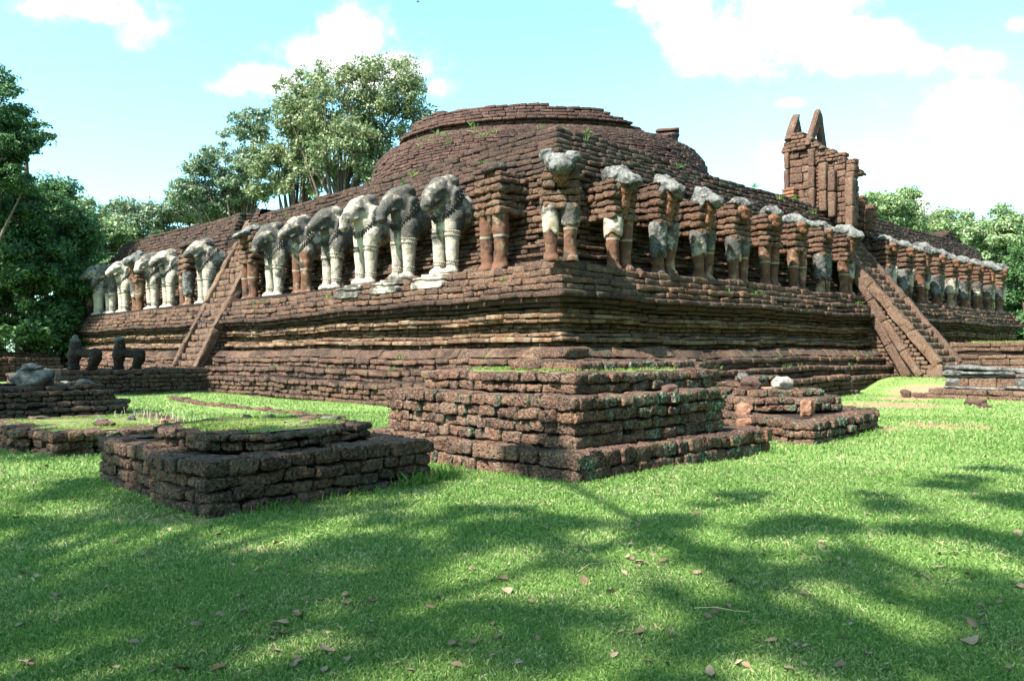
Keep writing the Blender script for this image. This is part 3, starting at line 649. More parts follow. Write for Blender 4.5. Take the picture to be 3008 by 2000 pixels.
EL = {k: remesh_prims(eleph_prims(k), seed=i) for i, k in enumerate(('long', 'snout', 'curl'))}
ELT = {k: remesh_prims(eleph_prims(k, False), seed=i+5) for i, k in enumerate(('long', 'snout'))}
for me in list(EL.values())+list(ELT.values()): me.materials.append(M_plast)
def torus_beads(name, cx, cy, cz, rx, ry, n=26, r=.022, tilt=0., rows=2, dz=.05):
    V = []; F = []; base = LODS
    for q in range(rows):
        for i in range(n):
            a = 2*math.pi*(i+q*.5)/n; x = cx+rx*math.cos(a); y = cy+ry*math.sin(a); z = cz+q*dz+tilt*y
            k = len(V)*1
            b0 = sum(len(v) for v in V)
            V.append(base[0]*r*(1.15 if q else 1)+np.array([x, y, z])); F.append(base[1]+b0)
    # band between the rows
    seg = 32; b0 = sum(len(v) for v in V); ring_ = []
    for (dr, z) in ((-.01, -.01), (.004, .01), (.004, dz-.01), (-.01, dz+.01)):
        for i in range(seg): a = 2*math.pi*i/seg; ring_.append((cx+(rx+dr)*math.cos(a), cy+(ry+dr)*math.sin(a), cz+z+tilt*(cy+ry*math.sin(a))))
    V.append(np.array(ring_)); F.append(np.array([(b0+j*seg+i, b0+j*seg+(i+1) % seg, b0+(j+1)*seg+(i+1) % seg, b0+(j+1)*seg+i) for j in range(3) for i in range(seg)]))
    return make_mesh(name, np.concatenate(V), np.concatenate(F), M_plast)
def cube_sphere():
    V, F = grid_template([-1, 0, 1], [-1, 0, 1], [-1, 0, 1]); V = V/np.maximum(np.linalg.norm(V, axis=1, keepdims=True), .3); return V, F
LODS = cube_sphere()
ME_knee = {s: torus_beads('knee_band', s*.2, .0, .80, .163, .163, 24, .020, rows=2, dz=.085) for s in (-1, 1)}
ME_ank = {s: torus_beads('anklet', s*.2, .0, .22, .124, .124, 18, .018, rows=2, dz=.06) for s in (-1, 1)}
def collar_mesh():
    V = []; F = []; b0 = 0
    def add(v, f):
        nonlocal b0
        V.append(v); F.append(f+b0); b0 += len(v)
    n = 26
    for i in range(n):
        a = math.pi*(1.08+.84*i/(n-1)) if False else -math.pi*(.02+.96*i/(n-1))
        # garland hanging from the shoulders down across the chest
        x = .40*math.cos(a); y = .18+.42*math.sin(a); z = 1.62+.62*math.sin(a)*.95+.14
        for q, (dz, r) in enumerate(((0, .034), (-.065, .028))):
            v = LODS[0]*np.array([r*.8, r*.8, r*(1 if q == 0 else 1.9)])+np.array([x*1.0, y-.0, z+dz]); add(v, LODS[1])
    return make_mesh('collar', np.concatenate(V), np.concatenate(F), M_plast)
ME_collar = collar_mesh()
# push the garland onto the body surface
def snap(me, target, off=.016):
    from mathutils.bvhtree import BVHTree
    bvh = BVHTree.FromPolygons([v.co for v in target.vertices], [tuple(p.vertices) for p in target.polygons])
    n = len(LODS[0]); vs = me.vertices
    for i in range(0, len(vs), n):
        c = Vector((0, 0, 0))
        for k in range(n): c += vs[i+k].co
        c /= n; src = Vector((c.x*.15, .3, c.z)); d = (c-src).normalized(); hit = bvh.ray_cast(src+d*1.2, -d)
        if hit[0] is not None:
            sh = hit[0]+d*off-c
            for k in range(n): vs[i+k].co += sh
snap(ME_collar, EL['snout'])
# brick-cored figures
def leg_mesh(s, seed, joint=True):
    prof = [(-.02, .15), (.0, .165), (.09, .16), (.13, .135), (.3, .122), (.59, .140), (.605, .134), (.62, .146), (.9, .160), (1.06, .165), (1.12, .15)]
    seg = 28; V = []
    Z = np.linspace(-.02, 1.12, 34)
    rr = np.interp(Z, [p[0] for p in prof], [p[1] for p in prof])
    for z, r in zip(Z, rr):
        for i in range(seg):
            a = 2*math.pi*i/seg; fx = r*math.cos(a); fy = r*math.sin(a)-(0.05*(1-min(1, max(0, z)/.12)) if z < .12 else 0)
            V.append((s*.2+fx, fy, z))
    V = np.array(V); V = V+vnoise(V, 6, 11+seed)*.022+vnoise(V, 22, 12+seed)*.009
    F = np.array([(j*seg+i, j*seg+(i+1) % seg, (j+1)*seg+(i+1) % seg, (j+1)*seg+i) for j in range(len(Z)-1) for i in range(seg)])
    return make_mesh('leg', V, F, M_leg)
ME_leg = {(s, k): leg_mesh(s, k+(3 if s > 0 else 0)) for s in (-1, 1) for k in (0, 1)}
def sleeve_mesh(s, z0, z1, seed, mat):
    seg = 30; Z = np.linspace(z0, z1, 26); V = []
    for j, z in enumerate(Z):
        for i in range(seg):
            a = 2*math.pi*i/seg; jag = .035*math.sin(2*a+seed)+.02*math.sin(5*a+seed*2); zz = z+jag*(1-(z-z0)/(z1-z0)); r = np.interp(zz, [.2, .8, 1.05, 1.15], [.155, .18, .195, .17])
            if j in (0,): r -= .03
            V.append((s*.2+r*math.cos(a), r*math.sin(a)*1.05, zz))
    V = np.array(V); V = V+vnoise(V, 5, 21+seed)*.03+vnoise(V, 15, 22+seed)*.014
    F = np.array([(j*seg+i, j*seg+(i+1) % seg, (j+1)*seg+(i+1) % seg, (j+1)*seg+i) for j in range(len(Z)-1) for i in range(seg)])
    return make_mesh('plaster_sleeve', V, F, mat)
M_slv = plaster_mat('sleeve_plaster', .62)
ME_slv = {(s, k): sleeve_mesh(s, (.55, .38, .72)[k], 1.14, k*7+s, (M_slv, M_cap, M_slv)[k]) for s in (-1, 1) for k in (0, 1, 2)}
M_torso = laterite('torso_laterite', fresh=(.115, .060, .038), mid=(.062, .037, .027), dark_amt=.7, pale=(.22, .16, .11), pale_amt=.3, moss=.3)
def torso_mesh(seed, ztop=1.98):
    T_ = lambda z: min(1, max(0, .95-.75*(z-1.04)/.9+random.uniform(-.25, .25)))
    random.seed(seed); m = Masonry(2, .026, .07, nf=5); z = 1.04
    while z < ztop-.03:
        h = min(random.uniform(.13, .19), ztop-z); wd = .365+random.uniform(-.04, .04)-(.05 if z > 1.75 else 0); fy = -.17+random.uniform(-.03, .03)+(.06 if z > 1.7 else 0)
        cut = random.uniform(-.15, .15)
        m.block(((-wd+cut)/2, fy, z), (-1, 0, 0), (0, -1, 0), wd+cut-.006, .3, h-.012, T_(z)); m.block(((wd+cut)/2, fy, z), (-1, 0, 0), (0, -1, 0), wd-cut-.006, .3, h-.012, T_(z))
        for sg in (-1, 1):
            y = fy+.25
            while y < .8: l = random.uniform(.22, .36); m.block((sg*(wd+random.uniform(-.015, .015)), y+l/2, z+random.uniform(-.01, .01)), (0, sg, 0), (sg, 0, 0), l-.006, .38, h-.012, T_(z)); y += l
        z += h
    o = m.build('torso', M_torso); me = o.data; bpy.data.objects.remove(o); return me
ME_torso = [torso_mesh(k+40, zt) for k, zt in enumerate((1.92, 1.98, 1.86))]
random.seed(99)
caps = {'large': [('e', (0, .02, 2.02), (.29, .36, .20), (.35, 0, 0)), ('e', (0, -.28, 1.88), (.23, .28, .18), (.45, 0, 0)), ('e', (.2, .12, 2.02), (.1, .2, .16)), ('e', (-.2, .12, 2.02), (.1, .2, .16)), ('e', (0, -.46, 1.80), (.15, .13, .10))],
        'big': [('e', (0, -.05, 1.93), (.27, .32, .22), (.2, 0, 0)), ('e', (.1, .03, 2.08), (.14, .16, .14)), ('e', (-.1, .03, 2.08), (.14, .16, .14)), ('e', (0, -.36, 1.80), (.21, .18, .17)), ('e', (.22, .0, 1.82), (.08, .2, .2)), ('e', (-.22, .0, 1.82), (.08, .2, .2))],
        'small': [('e', (0, -.02, 1.99), (.24, .27, .15)), ('e', (.05, -.22, 1.93), (.18, .15, .11))],
        'long': [('e', (0, .05, 1.98), (.25, .42, .14), (.3, 0, 0)), ('e', (.1, -.35, 1.84), (.18, .27, .10), (.45, 0, 0)), ('e', (-.15, .1, 1.98), (.15, .25, .13)), ('e', (.18, .25, 2.03), (.14, .22, .12))],
        'eared': [('e', (0, -.14, 1.97), (.33, .3, .22)), ('e', (.27, .0, 2.15), (.16, .13, .15)), ('e', (-.27, .0, 2.15), (.16, .13, .15)), ('e', (0, -.36, 1.84), (.27, .18, .17))]}
ME_cap = {k: remesh_prims(v, vox=.028, smooth=2, noise=.04, seed=i+9) for i, (k, v) in enumerate(caps.items())}
for k in ME_cap.values(): k.materials.append(M_cap)
ME_head = remesh_prims([('e', (0, .05, 2.0), (.22, .25, .13)), ('e', (0, -.12, 1.95), (.2, .12, .1))], vox=.035, smooth=1, noise=.02, seed=3); ME_head.materials.append(M_par)
ME_brow = remesh_prims([('e', (0, -.16, 1.80), (.22, .2, .12)), ('e', (0, -.2, 1.65), (.15, .12, .12))], vox=.035, smooth=1, noise=.02, seed=4); ME_brow.materials.append(M_red)
ME_chest = remesh_prims([('b', (0, -.10, 1.68), (.14, .12, .07)), ('b', (.01, -.12, 1.52), (.12, .11, .075)), ('b', (-.01, -.11, 1.36), (.13, .12, .07)), ('e', (0, -.11, 1.2), (.11, .12, .09))], vox=.03, smooth=2, noise=.02, seed=8); ME_chest.materials.append(M_red)
def elephant(loc, rz, spec, label, group, sc=1.):
    e = tag(empty('elephant_statue', loc, rz), label, 'elephant statue', group); e.scale = (sc, sc, sc)
    kind = spec[0]
    if kind == 'P':
        obj('body', EL[spec[1]], e); obj('collar', ME_collar, e)
        for s in (-1, 1): obj('knee_band', ME_knee[s], e); obj('anklet', ME_ank[s], e)
    elif kind == 'Q':
        obj('body', ELT[spec[1]], e); obj('collar', ME_collar, e)
        for s in (-1, 1): obj('leg', ME_leg[(s, 0)], e)
    else:
        obj('torso', ME_torso[spec[2]], e)
        for s in (-1, 1): obj('leg', ME_leg[(s, random.randint(0, 1))], e)
        cap = spec[1]
        if cap == 'none': obj('head', ME_head, e)
        else:
            obj('head', ME_cap[cap], e); b = obj('brow', ME_brow, e); 
            if cap in ('big', 'large'): obj('throat', ME_chest, e)
        for s, k in spec[3]: obj('plaster_sleeve', ME_slv[(s, k)], e)
    return e
def epos(k): return 1.751+1.5*(k-1)+(1.623 if k > 8 else 0)
GL = 'elephant statues along the left side'; GR = 'elephant statues along the right side'
elephant(uv(-.42, -.42, 2.68), 0, ('B', 'eared', 1, [(-1, 0), (1, 2)]), 'corner elephant statue facing forward, two round ears and one whitish plastered leg', None, .85)
LEFT = {1: (('B', 'none', 0, []), 'headless brick elephant statue on two red laterite legs, first left of the corner'),
 2: (('P', 'curl'), 'largest looking plastered elephant with white lower legs, second left of the corner'),
 3: (('P', 'long'), 'plastered elephant with long hanging trunk stump, third left of the corner'),
 4: (('P', 'long'), 'plastered elephant with curved trunk and pale legs, fourth left of the corner'),
 5: (('P', 'snout'), 'dark headed plastered elephant with short snout, fifth left of the corner'),
 6: (('Q', 'snout'), 'elephant with grey plaster head on bare red brick legs, sixth left of the corner'),
 7: (('P', 'long'), 'plastered elephant with curled trunk, second right of the left staircase'),
 8: (('B', 'long', 1, []), 'brick legged elephant with grey snout, right beside the left staircase'),
 9: (('P', 'snout'), 'plastered elephant just left of the left staircase, partly behind its balustrade'),
 10: (('B', 'none', 2, [(1, 1)]), 'brick elephant without plaster head, second left of the left staircase'),
 11: (('P', 'snout'), 'plastered elephant with garland, third left of the left staircase'),
 12: (('P', 'curl'), 'grey stained plastered elephant, fourth left of the left staircase'),
 13: (('B', 'big', 0, [(-1, 0)]), 'brick bodied elephant with grey head, fifth left of the left staircase'),
 14: (('P', 'snout'), 'plastered elephant, fourth from the far left end'),
 15: (('P', 'long'), 'plastered elephant, third from the far left end'),
 16: (('P', 'snout'), 'white legged plastered elephant, second from the far left end'),
 17: (('B', 'small', 1, []), 'small brick elephant at the far left end of the row')}
RIGHT = {1: (('B', 'large', 0, [(-1, 2)]), 'brick elephant with long sloping grey head, first right of the corner'),
 2: (('B', 'big', 1, [(-1, 1), (1, 0)]), 'elephant with big lumpy grey head and grey plastered legs, second right of the corner'),
 3: (('B', 'big', 2, [(-1, 0), (1, 2)]), 'elephant with pitted grey head and broken plaster thigh, third right of the corner'),
 4: (('B', 'small', 1, [(-1, 0), (1, 2)]), 'elephant with small grey cap and whitish thighs, fourth right of the corner'),
 5: (('B', 'small', 0, []), 'brick elephant with small domed cap and bare legs, fifth right of the corner'),
 6: (('B', 'long', 2, []), 'brick elephant with wide grey cap and red legs, third left of the right staircase'),
 7: (('B', 'long', 1, [(-1, 1), (1, 1)]), 'elephant with grey cap and grey plastered thighs, second left of the right staircase'),
 8: (('B', 'large', 0, [(1, 0)]), 'brick elephant with one white leg, just left of the right staircase'),
 9: (('B', 'long', 1, [(-1, 2), (1, 0)]), 'elephant with long grey cap directly right of the right staircase'),
 10: (('B', 'long', 2, [(-1, 1), (1, 0)]), 'elephant with grey cap, second right of the right staircase'),
 11: (('B', 'large', 0, [(1, 0)]), 'brick elephant, third right of the right staircase'),
 12: (('B', 'small', 1, [(-1, 1), (1, 1)]), 'elephant in rough grey plaster with broken head, fourth right of the right staircase'),
 13: (('B', 'long', 2, [(-1, 0), (1, 0)]), 'elephant with grey cap, fifth from the far right end'),
 14: (('B', 'long', 0, [(-1, 1)]), 'elephant with grey cap, fourth from the far right end'),
 15: (('B', 'long', 1, [(-1, 0)]), 'elephant with grey cap, third from the far right end'),
 16: (('B', 'large', 2, [(-1, 0), (1, 0)]), 'white thighed elephant, second from the far right end'),
 17: (('B', 'small', 0, [(-1, 0), (1, 0)]), 'white legged elephant at the far right end of the row')}
for k, (sp_, lb) in LEFT.items():
    u = epos(k); elephant(uv(u, 0, 2.70-.12*float(sstep(u, 2, 12))), R(-45+random.uniform(-3, 3)), sp_, lb, GL, 1.03+random.uniform(-.02, .02))
def pedestal(seed):
    random.seed(seed); m = Masonry(2, .014, .03)
    for z0, z1, o in ((-.30, -.16, .06), (-.16, -.11, .0), (-.11, -.06, .03), (-.06, .012, -.1)): m.block((0, -.50-o, z0), (-1, 0, 0), (0, -1, 0), .86+2*o, .8, z1-z0, .5)
    o = m.build('pedestal', M_slv); me = o.data; bpy.data.objects.remove(o); return me
ME_ped = pedestal(5); random.seed(123)
for e in [o for o in bpy.data.objects if o.get('label', '').startswith(('largest looking', 'plastered elephant with long hanging', 'plastered elephant with curved trunk'))]: obj('pedestal', ME_ped, e)
for k, (sp_, lb) in RIGHT.items():
    v = epos(k); elephant(uv(0, v, 2.68), R(45+random.uniform(-3, 3)), sp_, lb, GR, .955+random.uniform(-.02, .02))

# ---------------------------------------------------------------- small ruined plinths in front
def polyring(m, pts, z0, z1, depth=.3, closed=True, **k):
    """pts in uv, listed so that the outside is on the right-hand side when walking"""
    n = len(pts)
    cu = sum(p[0] for p in pts)/n; cv = sum(p[1] for p in pts)/n
    for i in range(n if closed else n-1):
        a = pts[i]; b = pts[(i+1) % n]; du, dv = b[0]-a[0], b[1]-a[1]; L = math.hypot(du, dv)
        if L < .02: continue
        nn = (dv/L, -du/L)
        if nn[0]*((a[0]+b[0])/2-cu)+nn[1]*((a[1]+b[1])/2-cv) < 0: nn = (-nn[0], -nn[1])
        uvseg(m, a[0], a[1], b[0], b[1], nn, z0, z1, depth, **k)
def shrink(pts, d):
    n = len(pts); cu = sum(p[0] for p in pts)/n; cv = sum(p[1] for p in pts)/n; o = []
    for (a, b) in pts:
        L = math.hypot(a-cu, b-cv); o.append((cu+(a-cu)*(L-d*1.3)/L, cv+(b-cv)*(L-d*1.3)/L))
    return o
def rect(u0, u1, v0, v1): return [(u0, v0), (u1, v0), (u1, v1), (u0, v1)]
FOOT = []
def plinth(name, label, cat, tiers, mat, lod=2, rough=.015, rad=.020, lr=(.12, .25)):
    """tiers: (pts, [z...]) -> each tier a part"""
    c = tiers[0][0]; root = tag(empty(name, uv(sum(p[0] for p in c)/len(c), sum(p[1] for p in c)/len(c))), label, cat)
    for pts, zs, *r in tiers:
        m = Masonry(lod, rough, rad)
        for z0, z1 in zip(zs, zs[1:]):
            d = random.uniform(-.012, .012); lip = .02 if z1 == zs[-1] else 0
            polyring(m, shrink(pts, -d-lip), z0, z1, .36, lr=lr, joff=.014, jz=.008, **(r[0] if r else {}))
        local(m.build('tier', mat), root)
        inn = shrink(pts, .15); local(prism('core', inn, zs[0]-.1, zs[-1]-.03, M_core), root)
    return root
p1base = rect(-5.58, -2.6, -5.88, -2.75); p1t2 = rect(-5.40, -2.72, -5.72, -3.35); p1t3 = rect(-5.10, -2.9, -5.36, -3.0)
plinth('brick_plinth', 'large stepped laterite plinth in front of the terrace corner with grass on top', 'plinth',
 [(p1base, [-.04, .12, .26]), (p1t2, [.26, .37, .475, .585, .695]), (p1t3, [.695, .79, .885]), (rect(-4.72, -3.75, -4.86, -2.35), [.885, .985])], M_plinth)
FOOT.append((p1base, .0))
p2base = [(-4.62, -8.50), (-3.85, -8.60), (-3.80, -8.52), (-2.5, -8.52), (-2.5, -6.9), (-3.9, -6.62), (-4.60, -6.60)]
p2t = [(-3.0, -8.22), (-3.55, -8.34), (-4.15, -8.30), (-4.38, -7.95), (-4.32, -7.45), (-4.05, -6.86), (-3.2, -6.8), (-2.85, -7.4)]
plinth('brick_plinth', 'low dark octagonal laterite plinth with a mossy top, nearest to the viewer at left', 'plinth', [(p2base, [-.04, .06, .155, .25, .36]), (p2t, [.36, .425, .49])], M_shaded)
FOOT.append((p2base, 0))
p3base = [(-.72, -8.42), (-.05, -8.48), (.0, -8.62), (1.7, -8.58), (1.7, -6.6), (-.72, -6.9)]
plinth('brick_plinth', 'low grass-covered laterite platform behind the dark octagonal plinth', 'plinth', [(p3base, [-.03, .07, .165, .26])], M_lat)
FOOT.append((p3base, 0))
p5base = [(-4.95, -1.65), (-5.45, -1.95), (-5.68, -1.9), (-5.62, -.2), (-5.3, .9), (-4.5, 1.2), (-3.6, .9), (-3.7, -.8)]
p5mid = [(-4.0, -.9), (-4.55, -.8), (-4.95, -.35), (-5.05, .25), (-4.75, .75), (-4.2, .9), (-3.6, .6), (-3.5, -.2)]
p5top = [(-3.9, -.6), (-4.4, -.55), (-4.72, -.2), (-4.76, .25), (-4.5, .55), (-3.9, .6), (-3.6, .1)]
r5 = plinth('round_plinth', 'small round ruined laterite plinth right of the stepped one, carrying loose rocks', 'plinth',
 [(p5base, [-.04, .075, .17, .27]), (p5mid, [.27, .36, .455]), (p5top, [.455, .55])], M_plinth, lod=2)
m = Masonry(2, .016, .04); 
for (a, b, z_, n_) in ((-4.0, .2, .55, 2), (-3.6, -.35, .27, 3), (-3.55, .5, .45, 2)):
    for k_ in range(n_): uvseg(m, a, b-.3, a, b+.35, (-1, 0), z_+.09*k_, z_+.09*(k_+1), .4)
local(m.build('loose_course', M_plinth), r5)
FOOT.append((p5base, 0))
# ruined stack at the left
p4 = plinth('ruined_platform', 'collapsed stack of laterite courses at the left edge carrying broken plaster lumps', 'ruined platform',
 [(rect(4.95, 7.6, -10.6, -5.80), [-.04, .08, .17]), (rect(5.06, 7.5, -10.5, -5.72), [.17, .26]), (rect(5.2, 7.4, -10.4, -5.95), [.26, .345, .43]), (rect(5.45, 7.2, -10.4, -6.05), [.43, .52])], M_shaded, lod=2, rough=.022, rad=.032, lr=(.15, .34))
FOOT.append((rect(4.95, 7.6, -10.6, -5.80), 0))
# forecourt of the left stair with the lions
fl = plinth('forecourt_platform', 'dark laterite forecourt platform at the foot of the left staircase under the lions', 'platform',
 [(rect(11.85, 17.0, -5.15, -1.25), [-.15, -.03, .08, .19, .30, .41, .51]), (rect(12.05, 14.2, -3.75, -2.7), [.51, .64]), (rect(12.2, 14.2, -5.0, -3.82), [.51, .645]), (rect(12.0, 15.0, -2.6, -1.35), [.51, .66])], M_shaded, lod=1)
FOOT.append((rect(11.85, 17.0, -5.15, -1.25), 0))
# right forecourt
rp = plinth('forecourt_platform', 'laterite base with grey plastered moulding at the right edge, near the right staircase', 'platform',
 [(rect(-12, -3.28, 9.0, 12.2), [-.05, .10, .22]), (rect(-12, -3.56, 9.32, 12.0), [.22, .5])], M_stair, lod=1, lr=(.35, .75))
m = Masonry(1, .012, .05)
for z0, z1, o in ((.22, .28, .04), (.50, .56, .0), (.56, .63, .07), (.63, .72, .03)): uvseg(m, -12, 9.30-o, -3.56+o, 9.30-o, (0, -1), z0, z1, .5, lr=(1.5, 2.5), joff=.004); uvseg(m, -3.54+o, 9.3-o, -3.54+o, 12.0, (1, 0), z0, z1, .4, lr=(1.5, 2.5), joff=.004)
uvseg(m, -3.85, 9.29, -3.54, 9.29, (0, -1), .28, .5, .2, lr=(.4, .5)); uvseg(m, -5.3, 9.29, -4.95, 9.29, (0, -1), .28, .5, .2, lr=(.4, .5))
local(m.build('plaster_moulding', M_cap), rp)
FOOT.append((rect(-12, -3.28, 9.0, 12.2), 0))
rp2 = plinth('stair_side_platform', 'taller moulded laterite block with grass on top, right of the staircase foot', 'platform',
 [(rect(-9, -1.9, 15.0, 17.5), [.3, .5, .68, .86, .98]), (rect(-9, -2.05, 15.25, 17.5), [.98, 1.08]), (rect(-9, -1.9, 15.05, 17.5), [1.08, 1.2, 1.34])], M_stair, lod=1, lr=(.4, .9))
lw = plinth('low_wall', 'low stepped ruined wall at the far left end of the terrace', 'wall', [(rect(26.0, 29.5, -6.2, -1.3), [-.1, .2, .4, .6]), (rect(26.3, 29.5, -5.9, -1.3), [.6, .75, .92]), (rect(26.9, 29.5, -5.2, -1.2), [.92, 1.06, 1.12])], M_stair, lod=0)

# ---------------------------------------------------------------- loose rocks
def rock(loc, r, mat, label, cat='rock', rz=0, seed=0, name='rock', group=None, boxy=0.):
    V, F = grid_template(np.linspace(-1, 1, 9), np.linspace(-1, 1, 9), np.linspace(-1, 1, 9), True)
    S = V/np.linalg.norm(V, axis=1, keepdims=True); V = S*(1-boxy)+V*.8*boxy
    V = V+vnoise(V+seed*3.3, 1.3, 2)*.28+vnoise(V+seed, 3.1, 3)*.1; V = V*np.array(r); c, s = math.cos(rz), math.sin(rz)
    V = np.stack([V[:, 0]*c-V[:, 1]*s, V[:, 0]*s+V[:, 1]*c, V[:, 2]], 1); V[:, 2] = np.maximum(V[:, 2], -r[2]*.75)+r[2]*.72
    o = obj(name, make_mesh(name, V, F, mat)); o.location = loc; return tag(o, label, cat, group)
rock(uv(-4.05, -.42, .50), (.16, .14, .13), M_rbrown, 'brown pointed boulder on the round plinth', rz=.6, seed=2)
rock(uv(-4.38, -.12, .54), (.15, .12, .11), M_rwhite, 'pale whitish boulder beside the brown one on the round plinth', rz=.3, seed=3)
rock(uv(-3.75, -.1, .66), (.09, .08, .07), M_rgrey, 'small grey stone resting behind the brown boulder', seed=4)
rock(uv(-5.2, -1.08, .27), (.085, .085, .12), M_rpink, 'upright salmon laterite block leaning on the round plinth', seed=5, boxy=.85, rz=.8)
rock(uv(-4.35, -1.15, .22), (.11, .12, .11), M_rpink, 'rounded salmon block in the gap between the two plinths', seed=6, boxy=.5)
rock(uv(-4.55, -1.45, .10), (.12, .1, .08), M_rpink, 'flat salmon stone lying low between the two plinths', seed=7, boxy=.4)
rock(uv(-5.30, -4.2, .60), (.10, .10, .10), M_rbrown, 'loose brown block sitting in the notch of the stepped plinth', seed=8, boxy=.5)
rock(uv(5.85, -7.05, .50), (.33, .25, .20), M_rgrey, 'big dark plaster lump on the ruined stack at the left', 'broken plaster', seed=9, rz=.4)
rock(uv(5.85, -7.1, .76), (.17, .14, .08), M_rgrey, 'slanting cap stone on top of the big dark plaster lump', 'broken plaster', seed=10, rz=.4)
rock(uv(5.9, -7.85, .50), (.14, .13, .14), M_rgrey, 'small grey bulb-shaped plaster piece at the left picture edge', 'broken plaster', seed=11)
rock(uv(5.8, -6.6, .50), (.09, .06, .05), M_rwhite, 'small white stone beside the dark plaster lump', seed=12)
rock(uv(5.75, -6.3, .50), (.17, .1, .07), M_rgrey, 'flat grey slab at the right end of the ruined stack', seed=13)
for i, (a, b, r, mt, lb) in enumerate(((-.1, -7.75, (.12, .06, .04), M_rbrown, 'long dark brown stone lying in the moss of the low platform'), (.35, -7.3, (.05, .05, .05), M_rgrey, 'tiny grey pointed stone at the back of the low platform'), (-.25, -7.15, (.07, .05, .035), M_rpink, 'reddish brick fragment on the low mossy platform'), (.5, -7.6, (.08, .06, .03), M_rgrey, 'flat dark stone sunk in the moss of the low platform'))): rock(uv(a, b, .245), r, mt, lb, seed=20+i, rz=i)
for i, (a, b, r, mt, lb) in enumerate(((-3.55, -7.15, (.10, .07, .03), M_rbrown, 'flat brown stone on the mossy octagonal plinth'), (-3.9, -7.35, (.06, .045, .02), M_rbrown, 'thin brown chip on the mossy octagonal plinth'), (-3.15, -7.3, (.06, .05, .03), M_rgrey, 'grey stone at the back rim of the octagonal plinth'), (-3.6, -6.95, (.09, .05, .025), M_rgrey, 'longish grey stone at the far rim of the octagonal plinth'))): rock(uv(a, b, .475), r, mt, lb, seed=30+i, rz=i*1.3)
rock(uv(-4.95, 6.6, -.02), (.14, .2, .11), M_rbrown, 'dark block lying on the lawn at the right picture edge', seed=41, boxy=.6, rz=.7)
rock(uv(-5.25, 6.0, -.02), (.12, .1, .07), M_rbrown, 'smaller dark stone in front of the block at the right edge', seed=42, boxy=.3)
RB = [rock((0, 0, 0), (.10, .08, .06), M_rgrey, 'grey plaster lump on the ledge by the first left elephants', 'rubble', seed=50, name='fallen_fragment', group='rubble on the elephant ledge'), rock((0, 0, 0), (.12, .08, .055), M_rbrown, 'brown broken stone on the ledge left of the corner', 'rubble', seed=51, name='fallen_fragment', group='rubble on the elephant ledge')]
RB[0].location = uv(2.5, -.05, 2.66); RB[1].location = uv(4.2, -.12, 2.66)
for i_ in range(44):
    o = RB[i_ % 2].copy(); C.objects.link(o); lf = i_ % 4 < 2; q_ = random.uniform(.5, 12.2) if i_ < 30 else random.uniform(15.5, 26.5); sd = random.uniform(-.30, .45)
    o.location = uv(q_, sd, 2.63-.12*float(sstep(q_, 2, 12))) if lf else uv(sd, q_, 2.64); o.rotation_euler = (random.uniform(-.3, .3), random.uniform(-.3, .3), random.uniform(0, 6)); k = random.uniform(.5, 1.3); o.scale = (k, k, k)
    o['label'] = ('small grey lump of fallen plaster at the feet of the %s elephants' if i_ % 2 == 0 else 'small brown stone chip at the feet of the %s elephants') % ('left-hand' if lf else 'right-hand')
# kerbs sunk in the lawn
def kerb(pts, z, label, mat=M_lat, h=.1, w=.18):
    m = Masonry(1, .02, .04)
    for a, b in zip(pts, pts[1:]):
        du, dv = b[0]-a[0], b[1]-a[1]; L = math.hypot(du, dv); n = (dv/L, -du/L)
        if n[0]+n[1] > 0: n = (-n[0], -n[1])
        uvseg(m, a[0], a[1], b[0], b[1], n, z-.08, z+h-.03, w, lr=(.2, .45), joff=.02, jz=.012)
    o = m.build('stone_kerb', mat); tag(o, label, 'kerb', 'stone kerbs in the lawn'); return o
kerb([(8.9, -3.6), (6.3, -3.9), (4.2, -3.9), (1.2, -3.9)], .0, 'low kerb of half buried stones crossing the lawn at left')
kerb([(2.6, -5.3), (-.6, -5.3), (-2.2, -5.35)], .0, 'row of kerb stones behind the mossy octagonal plinth')
kerb([(-2.4, 10.2), (-2.9, 9.0), (-3.3, 9.0)], .06, 'low kerb in the grass in front of the right staircase')
kerb([(-4.3, 2.6), (-4.5, 1.2), (-4.55, .9)], -.01, 'short kerb running back from the round plinth')

# ---------------------------------------------------------------- lions
def lion_prims():
    p = [('c', [((-.30, 0, .10), .10), ((-.30, 0, .34), .115)]), ('e', (-.30, .0, .42), (.165, .16, .19)), ('e', (-.29, 0, .60), (.15, .14, .14)), ('c', [((-.29, 0, .60), .13), ((-.29, 0, .72), .12)]),
         ('c', [((-.25, 0, .48), .13), ((.0, 0, .42), .10), ((.18, 0, .44), .14)]), ('e', (.22, 0, .42), (.17, .16, .17)), ('c', [((.2, .02, .3), .12), ((.15, 0, .12), .085)]), ('e', (-.33, 0, .05), (.17, .14, .055)), ('e', (.13, 0, .05), (.15, .14, .055))]
    for s in (-1, 1): p += [('c', [((-.32, s*.08, .06), .07), ((-.31, s*.08, .4), .09)]), ('c', [((.13, s*.09, .06), .065), ((.24, s*.09, .3), .1)])]
    return p
M_lion_shaded = laterite('shaded_lion_laterite', fresh=(.07, .04, .028), mid=(.028, .02, .018), dark_amt=.85, pale_amt=.1, moss=.1)  # extra dark: shade lacking on the lions is put into the colour
ME_lion = remesh_prims(lion_prims(), vox=.02, smooth=2, noise=.008, seed=2); ME_lion.materials.append(M_lion_shaded)
ME_crown = remesh_prims([('e', (-.29, 0, .75), (.135, .13, .035)), ('e', (-.29, 0, .80), (.115, .11, .03)), ('e', (-.28, 0, .86), (.075, .07, .06))], vox=.016, smooth=1, noise=.004); ME_crown.materials.append(M_rgrey)
